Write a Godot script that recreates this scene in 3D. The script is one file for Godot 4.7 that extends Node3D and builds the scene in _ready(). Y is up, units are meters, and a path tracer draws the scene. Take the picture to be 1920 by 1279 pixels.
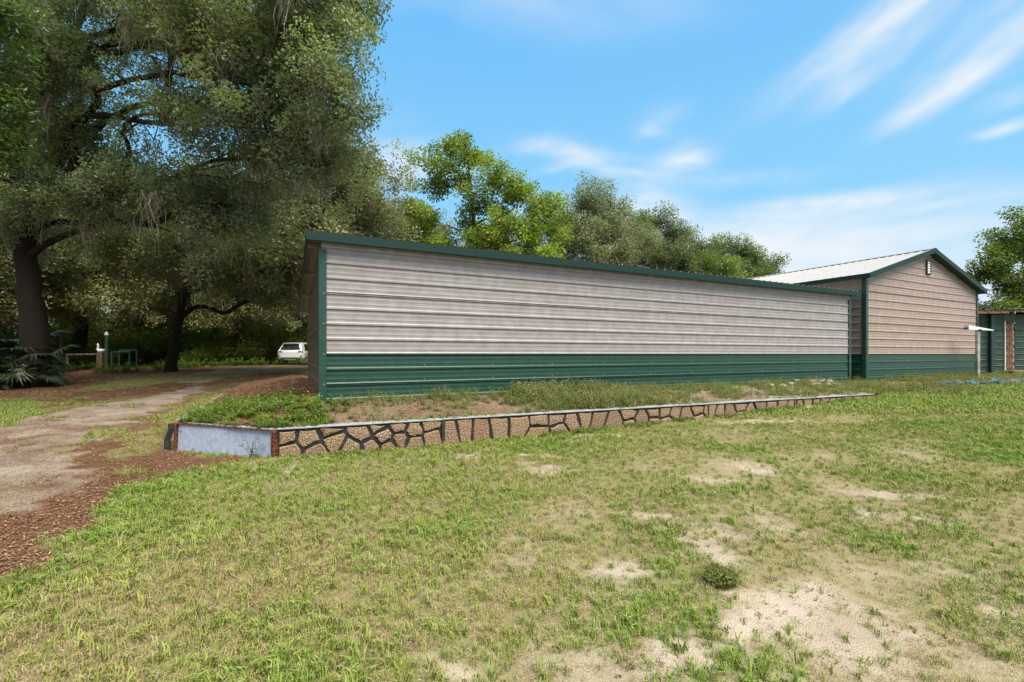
extends Node3D
# World: camera stands at x = 0, z = 0; "d" is the distance in front of it (d = -z). Units are metres.

const RIB := 0.2286            # spacing of the main ribs of the metal sheets
const YAW := 0.46007           # the two big sheds stand at this angle
const EYE := 1.2

var rng := RandomNumberGenerator.new()
var n_big := FastNoiseLite.new()
var n_mid := FastNoiseLite.new()
var n_small := FastNoiseLite.new()
var M := {}
var used_names := {}

# ------------------------------------------------------------------ mesh collector
class MB:
	var v := PackedVector3Array()
	var n := PackedVector3Array()
	var c := PackedColorArray()
	var i := PackedInt32Array()
	var col := Color(1, 1, 1)

	func tri(a: Vector3, b: Vector3, d: Vector3) -> void:      # counter-clockwise seen from outside
		var nn := (b - a).cross(d - a).normalized()
		var k := v.size()
		v.append(a); v.append(b); v.append(d)
		n.append(nn); n.append(nn); n.append(nn)
		c.append(col); c.append(col); c.append(col)
		i.append(k); i.append(k + 2); i.append(k + 1)

	func quad(a: Vector3, b: Vector3, d: Vector3, e: Vector3) -> void:
		var nn := (d - a).cross(e - b).normalized()
		var k := v.size()
		v.append(a); v.append(b); v.append(d); v.append(e)
		for q in 4:
			n.append(nn); c.append(col)
		i.append(k); i.append(k + 2); i.append(k + 1)
		i.append(k); i.append(k + 3); i.append(k + 2)

	# box with chamfered edges, axes from basis
	func box(o: Vector3, s: Vector3, b: Basis = Basis.IDENTITY, ch: float = 0.0) -> void:
		var h := s * 0.5
		if ch <= 0.0:
			var p := []
			for q in 8:
				p.append(o + b * Vector3(h.x if q & 1 else -h.x, h.y if q & 2 else -h.y, h.z if q & 4 else -h.z))
			quad(p[4], p[5], p[7], p[6]); quad(p[1], p[0], p[2], p[3])
			quad(p[5], p[1], p[3], p[7]); quad(p[0], p[4], p[6], p[2])
			quad(p[6], p[7], p[3], p[2]); quad(p[0], p[1], p[5], p[4])
			return
		# chamfered: 3 slabs of faces plus edge strips and corners
		var x := h.x; var y := h.y; var z := h.z
		var a := x - ch; var e := y - ch; var f := z - ch
		for sg in [1.0, -1.0]:
			_f(o, b, [Vector3(-a, -e, sg * z), Vector3(a, -e, sg * z), Vector3(a, e, sg * z), Vector3(-a, e, sg * z)], sg < 0)
			_f(o, b, [Vector3(sg * x, -e, f), Vector3(sg * x, -e, -f), Vector3(sg * x, e, -f), Vector3(sg * x, e, f)], sg < 0)
			_f(o, b, [Vector3(-a, sg * y, f), Vector3(a, sg * y, f), Vector3(a, sg * y, -f), Vector3(-a, sg * y, -f)], sg < 0)
			for tg in [1.0, -1.0]:
				var flip: bool = sg * tg < 0
				_f(o, b, [Vector3(-a, sg * e, tg * z), Vector3(a, sg * e, tg * z), Vector3(a, sg * y, tg * f), Vector3(-a, sg * y, tg * f)], flip)
				_f(o, b, [Vector3(sg * x, -e, tg * f), Vector3(sg * x, e, tg * f), Vector3(sg * a, e, tg * z), Vector3(sg * a, -e, tg * z)], flip)
				_f(o, b, [Vector3(sg * x, tg * e, -f), Vector3(sg * a, tg * y, -f), Vector3(sg * a, tg * y, f), Vector3(sg * x, tg * e, f)], flip)
				for ug in [1.0, -1.0]:
					var t := [Vector3(sg * x, tg * e, ug * f), Vector3(sg * a, tg * y, ug * f), Vector3(sg * a, tg * e, ug * z)]
					if sg * tg * ug > 0:
						tri(o + b * t[0], o + b * t[1], o + b * t[2])
					else:
						tri(o + b * t[0], o + b * t[2], o + b * t[1])

	func _f(o: Vector3, b: Basis, p: Array, flip: bool) -> void:
		if flip:
			quad(o + b * p[0], o + b * p[3], o + b * p[2], o + b * p[1])
		else:
			quad(o + b * p[0], o + b * p[1], o + b * p[2], o + b * p[3])

	# tapered tube along points; rough makes bark uneven
	func tube(pts: PackedVector3Array, rad: PackedFloat32Array, sides: int, cap: bool = true, rough: float = 0.0, seed_: float = 0.0) -> void:
		var base := v.size()
		var up := Vector3(0.31, 0.11, 0.94).normalized()
		for k in pts.size():
			var t: Vector3
			if k == 0: t = pts[1] - pts[0]
			elif k == pts.size() - 1: t = pts[k] - pts[k - 1]
			else: t = pts[k + 1] - pts[k - 1]
			t = t.normalized()
			var x := t.cross(up)
			if x.length() < 0.01: x = t.cross(Vector3.RIGHT)
			x = x.normalized()
			var y := t.cross(x).normalized()
			up = -y if up.dot(y) < 0 else y
			up = x.cross(t)
			for q in sides:
				var a := TAU * q / sides
				var dir := x * cos(a) + y * sin(a)
				var r := rad[k]
				if rough > 0.0:
					r *= 1.0 + rough * (sin(a * 5.0 + seed_ + k * 0.6) * 0.5 + sin(a * 3.0 - seed_ * 1.7 + k * 1.9) * 0.7)
				v.append(pts[k] + dir * r); n.append(dir); c.append(col)
		for k in pts.size() - 1:
			for q in sides:
				var q2 := (q + 1) % sides
				var a0 := base + k * sides + q
				var a1 := base + k * sides + q2
				i.append(a0); i.append(a0 + sides); i.append(a1)
				i.append(a1); i.append(a0 + sides); i.append(a1 + sides)
		if cap:
			var last := pts.size() - 1
			for q in range(1, sides - 1):
				var z := base + last * sides
				i.append(z); i.append(z + q); i.append(z + q + 1)

	# lathe-free extruded polygon in the xy plane (convex), front at z1, with chamfer
	func slab(poly: PackedVector2Array, z0: float, z1: float, ch: float, bulge: float = 0.0) -> void:
		var m := poly.size()
		var mid := Vector2.ZERO
		for p in poly: mid += p
		mid /= m
		var inner := PackedVector2Array()
		for p in poly:
			var dd := p.distance_to(mid)
			inner.append(mid + (p - mid) * maxf(0.3, 1.0 - ch / maxf(dd, 0.001)))
		for k in m:
			var k2 := (k + 1) % m
			quad(Vector3(poly[k].x, poly[k].y, z0), Vector3(poly[k2].x, poly[k2].y, z0), Vector3(poly[k2].x, poly[k2].y, z1 - ch), Vector3(poly[k].x, poly[k].y, z1 - ch))
			quad(Vector3(poly[k].x, poly[k].y, z1 - ch), Vector3(poly[k2].x, poly[k2].y, z1 - ch), Vector3(inner[k2].x, inner[k2].y, z1), Vector3(inner[k].x, inner[k].y, z1))
			tri(Vector3(mid.x, mid.y, z1 + bulge), Vector3(inner[k].x, inner[k].y, z1), Vector3(inner[k2].x, inner[k2].y, z1))

	func mesh(mat: Material) -> ArrayMesh:
		var arr := []
		arr.resize(Mesh.ARRAY_MAX)
		arr[Mesh.ARRAY_VERTEX] = v
		arr[Mesh.ARRAY_NORMAL] = n
		arr[Mesh.ARRAY_COLOR] = c
		arr[Mesh.ARRAY_INDEX] = i
		var m := ArrayMesh.new()
		m.add_surface_from_arrays(Mesh.PRIMITIVE_TRIANGLES, arr)
		m.surface_set_material(0, mat)
		return m

# ------------------------------------------------------------------ node helpers
func numbered(called: String) -> String:
	if not used_names.has(called):
		used_names[called] = 0
		return called
	used_names[called] += 1
	return "%s_%03d" % [called, used_names[called]]

func tag(o: Node, label: String, category: String, group: String = "") -> void:
	o.set_meta("label", label)
	o.set_meta("category", category)
	if group != "": o.set_meta("group", group)

func thing(called: String, label: String, category: String, at: Vector3, turn: float = 0.0, group: String = "") -> Node3D:
	var o := Node3D.new()
	o.name = numbered(called)
	add_child(o)
	o.position = at
	o.rotation.y = turn
	tag(o, label, category, group)
	return o

func part(called: String, m: Mesh, parent: Node) -> MeshInstance3D:
	var o := MeshInstance3D.new()
	o.name = called
	o.mesh = m
	parent.add_child(o, true)
	return o

func structure(called: String, m: Mesh) -> MeshInstance3D:
	var o := part(called, m, self)
	o.set_meta("kind", "structure")
	return o

func copies(called: String, m: Mesh, where: Array, cols: Array, parent: Node) -> MultiMeshInstance3D:
	var mm := MultiMesh.new()
	mm.transform_format = MultiMesh.TRANSFORM_3D
	mm.use_colors = true
	mm.mesh = m
	mm.instance_count = where.size()
	for k in where.size():
		mm.set_instance_transform(k, where[k])
		mm.set_instance_color(k, cols[k])
	var o := MultiMeshInstance3D.new()
	o.name = called
	o.multimesh = mm
	parent.add_child(o, true)
	return o

func P(x: float, d: float, y: float = 0.0) -> Vector3:
	return Vector3(x, y, -d)

func rr(a: float, b: float) -> float:
	return rng.randf_range(a, b)

func lin(r: float, g: float, b: float) -> Color:      # linear base colour -> albedo_color (sRGB)
	return Color(r, g, b).linear_to_srgb()

func mat(called: String, c: Color, rough: float, opts: Dictionary = {}) -> StandardMaterial3D:
	var m := StandardMaterial3D.new()
	m.resource_name = called
	m.albedo_color = c
	m.roughness = rough
	m.metallic = opts.get("metal", 0.0)
	m.metallic_specular = opts.get("spec", 0.5)
	m.cull_mode = BaseMaterial3D.CULL_DISABLED
	if opts.get("vcol", false):
		m.vertex_color_use_as_albedo = true
	if opts.has("tex"):
		m.albedo_texture = opts.tex
		m.uv1_triplanar = true
		m.uv1_world_triplanar = opts.get("world", false)
		var s: float = opts.get("scale", 1.0)
		m.uv1_scale = opts.get("scale3", Vector3(s, s, s))
	if opts.has("bump"):
		m.heightmap_enabled = true
		m.heightmap_texture = opts.bump
		m.heightmap_scale = opts.get("bump_cm", 0.5)
	if opts.has("backlight"):
		m.backlight_enabled = true
		m.backlight = opts.backlight
	M[called] = m
	return m

# grey-to-colour noise texture: value 0..1 of layered noise mapped between the given colours
func noise_tex(size: int, freq: float, lo: Color, hi: Color, seed_: int, octaves: int = 4, contrast: float = 1.0, fine: float = 0.0, stretch: int = 1) -> ImageTexture:
	var f := FastNoiseLite.new()
	f.seed = seed_
	f.noise_type = FastNoiseLite.TYPE_SIMPLEX_SMOOTH
	f.frequency = freq
	f.fractal_octaves = octaves
	var src := f.get_seamless_image(size, size)
	src.convert(Image.FORMAT_L8)
	var data := src.get_data()
	var r := RandomNumberGenerator.new()
	r.seed = seed_
	var out := PackedByteArray()
	out.resize(size * size * 3)
	for k in size * size:
		var kk := k
		if stretch > 1:
			kk = ((k / size) / stretch) * size + (k % size)
		var t := clampf((data[kk] / 255.0 - 0.5) * contrast + 0.5 + (r.randf() - 0.5) * fine, 0.0, 1.0)
		var cc := lo.lerp(hi, t)
		out[k * 3] = int(cc.r * 255.0); out[k * 3 + 1] = int(cc.g * 255.0); out[k * 3 + 2] = int(cc.b * 255.0)
	return ImageTexture.create_from_image(Image.create_from_data(size, size, false, Image.FORMAT_RGB8, out))

# ------------------------------------------------------------------ the lie of the land
func land(x: float, d: float) -> float:
	var t := clampf((x * 0.55 + d * 0.9 - 3.0) / 16.0, 0.0, 1.0)
	return 0.41 * t * t * (3.0 - 2.0 * t)

func land_bumpy(x: float, d: float) -> float:
	return land(x, d) + n_mid.get_noise_2d(x * 1.3, d * 1.3) * 0.03 + n_small.get_noise_2d(x, d) * 0.008

# position in the long shed's own axes: x along its front wall, z out of it
func shed_axes(x: float, d: float) -> Vector2:
	var dx := x + 2.83
	var dd := d - 6.68
	return Vector2(dx * 0.896 + dd * 0.444, 0.444 * dx - 0.896 * dd)

func bed_front(lx: float) -> float:                    # z of the retaining edge at lx
	if lx < -0.549:
		return lerpf(0.315, 1.469, (lx + 1.69) / 1.141)
	return lerpf(1.469, 2.07, (lx + 0.549) / 11.309)

func in_bed(x: float, d: float) -> bool:
	var q := shed_axes(x, d)
	return q.x > -1.69 and q.x < 11.2 and q.y > -7.0 and q.y < bed_front(q.x)

func bed_height(lx: float, lz: float) -> float:
	var f := bed_front(lx)
	var t := clampf(1.0 - lz / maxf(f, 0.3), 0.0, 1.0)
	var at_wall := lerpf(0.5, 0.44, clampf(lx / 12.0, 0.0, 1.0))
	var e := 0.335
	if lx > 9.0: e = lerpf(0.335, 0.36, clampf((lx - 9.0) / 2.0, 0.0, 1.0))
	var h := lerpf(e, at_wall, t * t * (3.0 - 2.0 * t))
	if lx < 0.0:
		var side := clampf((lx + 1.69) / 1.3, 0.0, 1.0)
		h = lerpf(0.335, h, side) + 0.06 * side * clampf(-lz / 4.0, 0.0, 1.0)
	return h + n_mid.get_noise_2d(lx * 2.0 + 50.0, lz * 2.0) * 0.02

var ZONES := {
	"drive": [[-8.47, 7.46], [-9.05, 8.59], [-9.76, 10.31], [-10.01, 12.08], [-10.48, 14.06], [-11.54, 17.1], [-12.5, 19.93], [-12.47, 23.95], [-11.46, 25.16], [-11.5, 33.0], [-16.0, 33.0], [-16.1, 23.46], [-14.61, 18.7], [-10.84, 15.79], [-9.05, 13.54], [-8.37, 11.23], [-7.03, 8.36], [-6.0, 6.5], [-4.95, 4.92], [-4.2, 4.5], [-3.7, 3.9], [-3.95, 3.45], [-4.6, 3.1], [-6.0, 2.6], [-9.5, 3.5]],
	"litter_fore": [[-4.41, 3.89], [-4.58, 4.3], [-4.95, 4.92], [-5.81, 6.3], [-5.82, 7.45], [-4.14, 5.6], [-2.94, 4.88], [-3.42, 4.59], [-3.39, 4.21], [-3.04, 3.43], [-2.96, 3.02], [-2.83, 2.66], [-2.84, 2.4], [-4.2, 1.4], [-5.6, 2.5]],
	"litter_palm": [[-40.0, 40.0], [-16.0, 27.5], [-20.37, 23.38], [-16.58, 18.43], [-14.74, 15.01], [-14.13, 13.26], [-12.0, 10.56], [-14.0, 8.0], [-40.0, 8.0]],
	"litter_mid": [[-14.62, 16.93], [-13.95, 20.33], [-11.51, 22.1], [-10.05, 22.05], [-8.74, 19.18], [-10.36, 16.83], [-10.65, 13.64], [-10.76, 12.28], [-10.21, 10.03], [-9.14, 8.05], [-10.87, 9.57], [-12.5, 12.43]],
	"grass_mid": [[-14.74, 15.37], [-16.55, 19.16], [-15.2, 21.8], [-11.6, 22.6], [-12.2, 19.2], [-13.0, 16.8], [-13.2, 14.6]],
	"grass_left": [[-13.0, 11.2], [-11.24, 10.9], [-9.31, 8.9], [-8.79, 7.84], [-11.5, 7.0]],
	"grass_strip": [[-4.54, 4.92], [-5.72, 6.72], [-7.46, 10.17], [-9.2, 14.8], [-8.0, 14.0], [-5.98, 8.02], [-4.66, 6.11], [-4.39, 5.45]],
}
var polys := {}
# bare sandy spots in the lawn: x, d, half width, half depth
var BARE := [[-0.54, 5.09, 0.36, 0.16], [0.44, 4.65, 0.33, 0.21], [1.14, 6.42, 0.42, 0.25], [3.91, 7.18, 0.76, 0.3], [1.21, 2.77, 0.26, 0.16], [0.63, 2.44, 0.13, 0.1], [1.28, 2.27, 0.4, 0.2], [0.66, 1.85, 0.24, 0.2], [1.42, 1.98, 0.24, 0.17], [-0.24, 1.72, 0.12, 0.08], [-0.89, 2.77, 0.08, 0.07], [-0.84, 2.15, 0.07, 0.06], [3.12, 3.88, 0.55, 0.17], [1.16, 3.26, 0.42, 0.17], [5.69, 8.59, 0.81, 0.3], [2.23, 2.04, 0.14, 0.1], [2.49, 4.58, 0.24, 0.14], [2.83, 3.23, 0.31, 0.1], [-2.22, 4.69, 0.22, 0.13], [0.32, 5.36, 0.32, 0.13], [1.82, 4.15, 0.3, 0.14], [0.95, 1.5, 0.35, 0.22], [-0.1, 1.35, 0.3, 0.15], [1.0, 2.05, 0.2, 0.2]]

func zone(which: String, x: float, d: float) -> bool:
	return Geometry2D.is_point_in_polygon(Vector2(x, d), polys[which])

# what lies on the ground here: x = grass cover, y = leaf litter, z = bare sand, w = worn drive
func cover(x: float, d: float) -> Vector4:
	var wx := x + n_mid.get_noise_2d(x * 1.6, d * 1.6 + 31.0) * 0.45 + n_small.get_noise_2d(x * 0.8, d * 0.8) * 0.26
	var wd := d + n_mid.get_noise_2d(x * 1.6 + 77.0, d * 1.6) * 0.45 + n_small.get_noise_2d(x * 0.8 + 9.0, d * 0.8) * 0.26
	var big := n_big.get_noise_2d(x, d)
	var mid := n_mid.get_noise_2d(x * 2.2, d * 2.2)
	var fine := n_small.get_noise_2d(x * 1.4, d * 1.4)
	var grass := 0.92 + 0.3 * big + 0.25 * mid
	var litter := 0.0
	var sand := 0.0
	var drive := 0.0
	if x < -2.4 and d > 1.0:
		if zone("grass_strip", wx, wd) or zone("grass_mid", wx, wd) or zone("grass_left", wx, wd):
			grass = 0.62 + 0.6 * mid + 0.3 * fine
			litter = 0.35
		elif zone("drive", wx, wd):
			grass = clampf((mid + fine * 0.4 - 0.42) * 3.0, 0.0, 0.7)
			drive = 1.0
			litter = clampf(0.06 + 1.3 * mid + 0.7 * big + 0.5 * fine, 0.0, 0.8)
			if d < 4.6: litter = clampf(litter + 0.12, 0.0, 1.0)
		elif zone("litter_fore", wx, wd):
			grass = clampf((mid - 0.32) * 2.5, 0.0, 0.8); litter = 1.0
		elif zone("litter_mid", wx, wd) or zone("litter_palm", wx, wd):
			grass = clampf((mid + 0.3 * fine - 0.22) * 2.0, 0.0, 0.6); litter = 1.0
		elif x * 0.55 + d * 0.9 > 3.0 and shed_axes(x, d).x < -1.69 and d > 6.0:
			grass = 0.25 + 0.5 * mid; litter = 0.8
	if d > 25.0 and x < -3.0:
		grass *= 0.35; litter = maxf(litter, 0.75 + 0.3 * mid)
	if x > -2.6:
		# thin, patchy turf over sand: worst out to the right of the path
		var worn := clampf((x * 0.42 + 0.55) * smoothstep(7.5, 3.0, d), 0.0, 1.0)
		var far_worn := 0.38 * smoothstep(4.0, 6.5, d) * smoothstep(-1.0, 2.0, x)
		worn = clampf(maxf(worn * 0.5, far_worn), 0.0, 0.75)
		grass -= worn * (0.5 - 1.1 * (big * 0.6 + mid))
		if x > 4.0 and d > 4.5 and d < 11.0:
			grass += 0.35 * smoothstep(4.0, 7.0, x)
		for b in BARE:
			var q := Vector2((wx * 0.6 + x * 0.4 - b[0]) / b[2], (wd * 0.6 + d * 0.4 - b[1]) / b[3]).length()
			q *= 1.18
			if q < 1.35:
				sand = maxf(sand, smoothstep(1.35, 0.35, q + fine * 0.6) * (1.0 if d < 3.0 else 0.8))
		var reg := smoothstep(1.35, 0.35, Vector2((x - 1.2) / 1.5, (d - 2.3) / 1.3).length())
		var spots := n_mid.get_noise_2d(x * 3.4 + 15.0, d * 3.4) * 1.7 + n_small.get_noise_2d(x * 0.7, d * 0.7 + 3.0) * 1.0
		sand = maxf(sand, reg * clampf(0.02 + spots, 0.0, 0.85))
		sand = maxf(sand, clampf((0.22 - grass) * 1.6, 0.0, 0.8))
		grass *= 1.0 - 0.66 * sand
	else:
		sand = maxf(sand, clampf((mid - 0.35) * 1.5, 0.0, 0.6)) * (1.0 - litter)
	return Vector4(clampf(grass, 0.0, 1.0), clampf(litter, 0.0, 1.0), sand, drive)

func ground_color(x: float, d: float) -> Color:
	var k := cover(x, d)
	var mid := n_mid.get_noise_2d(x * 3.1 + 11.0, d * 3.1)
	var fine := n_small.get_noise_2d(x * 2.0, d * 2.0 + 60.0)
	var thatch := Color(0.26, 0.245, 0.125).lerp(Color(0.31, 0.28, 0.175), clampf(0.5 + mid, 0.0, 1.0))
	var c := thatch.lerp(Color(0.168, 0.164, 0.064), clampf(k.x * 0.62, 0.0, 1.0))
	c = c.lerp(Color(0.50, 0.445, 0.385).lerp(Color(0.385, 0.335, 0.28), clampf(0.4 + mid * 1.3 + fine * 1.2, 0.0, 1.0)), k.z)
	if k.w > 0.0:
		c = Color(0.33, 0.29, 0.268).lerp(Color(0.235, 0.19, 0.165), clampf(0.5 + mid * 1.4, 0.0, 1.0))
	c = c.lerp(Color(0.148, 0.076, 0.046).lerp(Color(0.108, 0.060, 0.036), clampf(0.5 + fine, 0.0, 1.0)), k.y * (0.85 if k.w > 0.0 else 0.95))
	return c

# ------------------------------------------------------------------ sky
func make_sky() -> PanoramaSkyMaterial:
	var w := 2048
	var h := 1024
	var half := h / 2
	var cloud := PackedFloat32Array()
	cloud.resize(w * half)
	var f := FastNoiseLite.new()
	f.seed = 5; f.noise_type = FastNoiseLite.TYPE_SIMPLEX_SMOOTH; f.frequency = 1.0; f.fractal_octaves = 5
	# thin veil of cirrus all round
	for y in half:
		var el := (0.5 - (y + 0.5) / h) * PI
		var lowish := smoothstep(0.34, 0.06, el)
		for x in w:
			var az := ((x + 0.5) / w - 0.5) * TAU
			if y % 2 == 0 and x % 2 == 0:
				var ce := cos(el)
				var px := sin(az) * ce / (sin(el) + 0.22)
				var pz := cos(az) * ce / (sin(el) + 0.22)
				var t := f.get_noise_2d(px * 0.9 + pz * 0.25, pz * 1.7 - px * 0.5)
				var amount := clampf((t + 0.02) * 1.2, 0.0, 1.0) * lowish * 0.75
				var inside := smoothstep(0.95, 1.3, absf(az))     # in front of the camera the drawn wisps below take over
				var high := smoothstep(0.55, 0.8, el)
				amount = maxf(amount, clampf(0.42 + t * 1.3, 0.0, 0.85) * maxf(inside, high))
				for q in 4:
					var o := (y + q / 2) * w + x + q % 2
					if o < cloud.size(): cloud[o] = amount
	# wisps: azimuth, elevation (radians), half length, half width, tilt, strength
	var wisps := [
		[0.690, 0.520, 0.15, 0.028, 0.36, 0.75], [0.765, 0.545, 0.13, 0.022, 0.50, 0.7], [0.635, 0.462, 0.05, 0.03, 0.5, 0.35], [0.70, 0.49, 0.1, 0.05, 0.4, 0.25],
		[0.775, 0.405, 0.075, 0.020, 0.42, 0.85], [0.835, 0.442, 0.07, 0.018, 0.5, 0.9], [0.80, 0.40, 0.08, 0.03, 0.3, 0.25], [0.725, 0.38, 0.04, 0.014, 0.3, 0.6], [0.82, 0.475, 0.08, 0.02, 0.45, 0.4],
		[0.826, 0.327, 0.03, 0.008, 0.05, 0.75], [0.83, 0.365, 0.03, 0.012, 0.1, 0.3],
		[0.05, 0.434, 0.055, 0.013, 0.12, 0.55], [0.13, 0.42, 0.05, 0.016, -0.1, 0.5], [0.17, 0.405, 0.10, 0.020, -0.22, 0.55], [0.25, 0.372, 0.07, 0.010, -0.2, 0.55], [0.12, 0.395, 0.06, 0.012, 0.2, 0.4],
		[0.315, 0.46, 0.05, 0.022, 0.3, 0.3], [0.305, 0.44, 0.03, 0.010, -0.1, 0.45], [0.367, 0.385, 0.045, 0.023, 0.0, 0.85], [0.34, 0.375, 0.07, 0.025, 0.0, 0.3],
		[0.29, 0.30, 0.075, 0.045, -0.15, 0.85], [0.33, 0.265, 0.06, 0.04, 0.0, 0.6], [-0.24, 0.39, 0.07, 0.045, 0.0, 0.8], [-0.14, 0.39, 0.07, 0.03, 0.0, 0.35],
		[0.22, 0.25, 0.12, 0.04, 0.0, 0.8], [0.10, 0.30, 0.10, 0.03, -0.1, 0.4], [0.38, 0.21, 0.16, 0.04, 0.0, 0.85],
		[0.45, 0.335, 0.14, 0.012, -0.10, 0.3], [0.60, 0.27, 0.13, 0.015, -0.04, 0.75], [0.66, 0.26, 0.12, 0.012, -0.05, 0.55],
		[0.48, 0.24, 0.12, 0.030, 0.05, 0.75], [0.56, 0.215, 0.16, 0.03, 0.1, 0.7], [0.52, 0.19, 0.20, 0.03, 0.0, 0.7], [0.70, 0.20, 0.2, 0.025, 0.0, 0.6], [0.76, 0.235, 0.1, 0.010, 0.0, 0.5], [0.65, 0.15, 0.25, 0.03, 0.0, 0.7], [0.42, 0.16, 0.15, 0.04, 0.0, 0.6],
	]
	for cl in wisps:
		var reach: float = cl[2] * 2.0 + cl[3] * 2.0
		var x0 := int(((cl[0] - reach) / TAU + 0.5) * w)
		var x1 := int(((cl[0] + reach) / TAU + 0.5) * w)
		var y0 := maxi(0, int((0.5 - (cl[1] + reach) / PI) * h))
		var y1 := mini(half - 1, int((0.5 - (cl[1] - reach) / PI) * h))
		for y in range(y0, y1 + 1):
			var el := (0.5 - (y + 0.5) / h) * PI
			for x in range(x0, x1 + 1):
				var az := ((x + 0.5) / w - 0.5) * TAU
				var da: float = az - cl[0]
				var de: float = el - cl[1]
				var u: float = da * cos(cl[4]) + de * sin(cl[4])
				var vv: float = -da * sin(cl[4]) + de * cos(cl[4])
				var s := f.get_noise_2d(u * 5.0 + cl[0] * 31.0, vv * 20.0 + cl[1] * 57.0)
				var s2 := f.get_noise_2d(u * 18.0 + 40.0, vv * 40.0 + cl[0] * 11.0)
				vv += s * cl[3] * 0.9
				var g := exp(-(u * u) / (cl[2] * cl[2]) - (vv * vv) / (cl[3] * cl[3]))
				g *= clampf(0.74 + s * 0.55 + s2 * 0.3, 0.0, 1.2) * cl[5]
				var o := y * w + x
				cloud[o] = 1.0 - (1.0 - cloud[o]) * (1.0 - clampf(g, 0.0, 0.95))
	var k := 1.0 / EXPOSURE
	var data := PackedFloat32Array()
	data.resize(w * h * 3)
	for y in h:
		var el := (0.5 - (y + 0.5) / h) * PI
		var c: Color
		if el > 0.0:
			var t := clampf(el / 0.75, 0.0, 1.0)
			c = SKY_LOW.lerp(SKY_MID, smoothstep(0.0, 0.42, t))
			c = c.lerp(SKY_TOP, smoothstep(0.25, 1.0, t))
		else:
			c = Color(0.24, 0.22, 0.16)
		for x in w:
			var cc := c
			if el > 0.0:
				cc = c.lerp(CLOUD, cloud[y * w + (x + w / 2) % w])   # column 0 of a panorama faces -z
			var o := (y * w + x) * 3
			data[o] = cc.r * k; data[o + 1] = cc.g * k; data[o + 2] = cc.b * k
	var img := Image.create_from_data(w, h, false, Image.FORMAT_RGBF, data.to_byte_array())
	var m := PanoramaSkyMaterial.new()
	m.panorama = ImageTexture.create_from_image(img)
	return m

const EXPOSURE := 6.2
const SKY_LOW := Color(0.74, 0.86, 0.94)       # linear, as seen
const SKY_MID := Color(0.29, 0.67, 0.99)
const SKY_TOP := Color(0.165, 0.52, 0.97)
const CLOUD := Color(0.90, 0.94, 0.98)

func _ready() -> void:
	rng.seed = 20240611
	# ---- camera, sky, sun, exposure
	var cam := Camera3D.new()
	cam.name = "camera"
	cam.projection = Camera3D.PROJECTION_FRUSTUM
	cam.near = 0.05
	cam.far = 600.0
	cam.size = 2.0 * 0.05 * 639.5 / 845.0
	cam.frustum_offset = Vector2(0.0, 0.05 * 24.5 / 845.0)
	cam.position = Vector3(0, EYE, 0)
	add_child(cam)
	cam.current = true
	var env := Environment.new()
	env.background_mode = Environment.BG_SKY
	env.tonemap_mode = Environment.TONE_MAPPER_LINEAR
	env.tonemap_exposure = EXPOSURE
	env.sdfgi_enabled = true
	env.ssao_enabled = true
	env.ssil_enabled = true
	var sky := Sky.new()
	sky.sky_material = make_sky()
	env.sky = sky
	var we := WorldEnvironment.new()
	we.environment = env
	add_child(we)
	var sun := DirectionalLight3D.new()
	sun.name = "sun"
	sun.light_energy = 0.5
	sun.light_color = Color(1.0, 0.95, 0.86)
	sun.light_angular_distance = 45.0
	sun.shadow_enabled = true
	add_child(sun)
	sun.look_at_from_position(Vector3(2.8, 8.4, 3.4), Vector3.ZERO, Vector3.UP)

	n_big.seed = 3; n_big.frequency = 0.11; n_big.fractal_octaves = 3
	n_mid.seed = 8; n_mid.frequency = 0.35; n_mid.fractal_octaves = 4
	n_small.seed = 14; n_small.frequency = 2.2; n_small.fractal_octaves = 3
	for z in ZONES:
		var pv := PackedVector2Array()
		for q in ZONES[z]: pv.append(Vector2(q[0], q[1]))
		polys[z] = pv
	make_materials()
	print("sky and materials done")
	make_ground()
	make_bed()
	make_retaining_wall()
	make_long_shed()
	make_gable_shed()
	make_green_shed()
	print("buildings done")
	make_car()
	make_yard_things()
	make_trees()
	print("trees done")
	make_palms()
	make_grass()
	make_bed_plants()
	make_litter()
	print("plants done")

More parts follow.
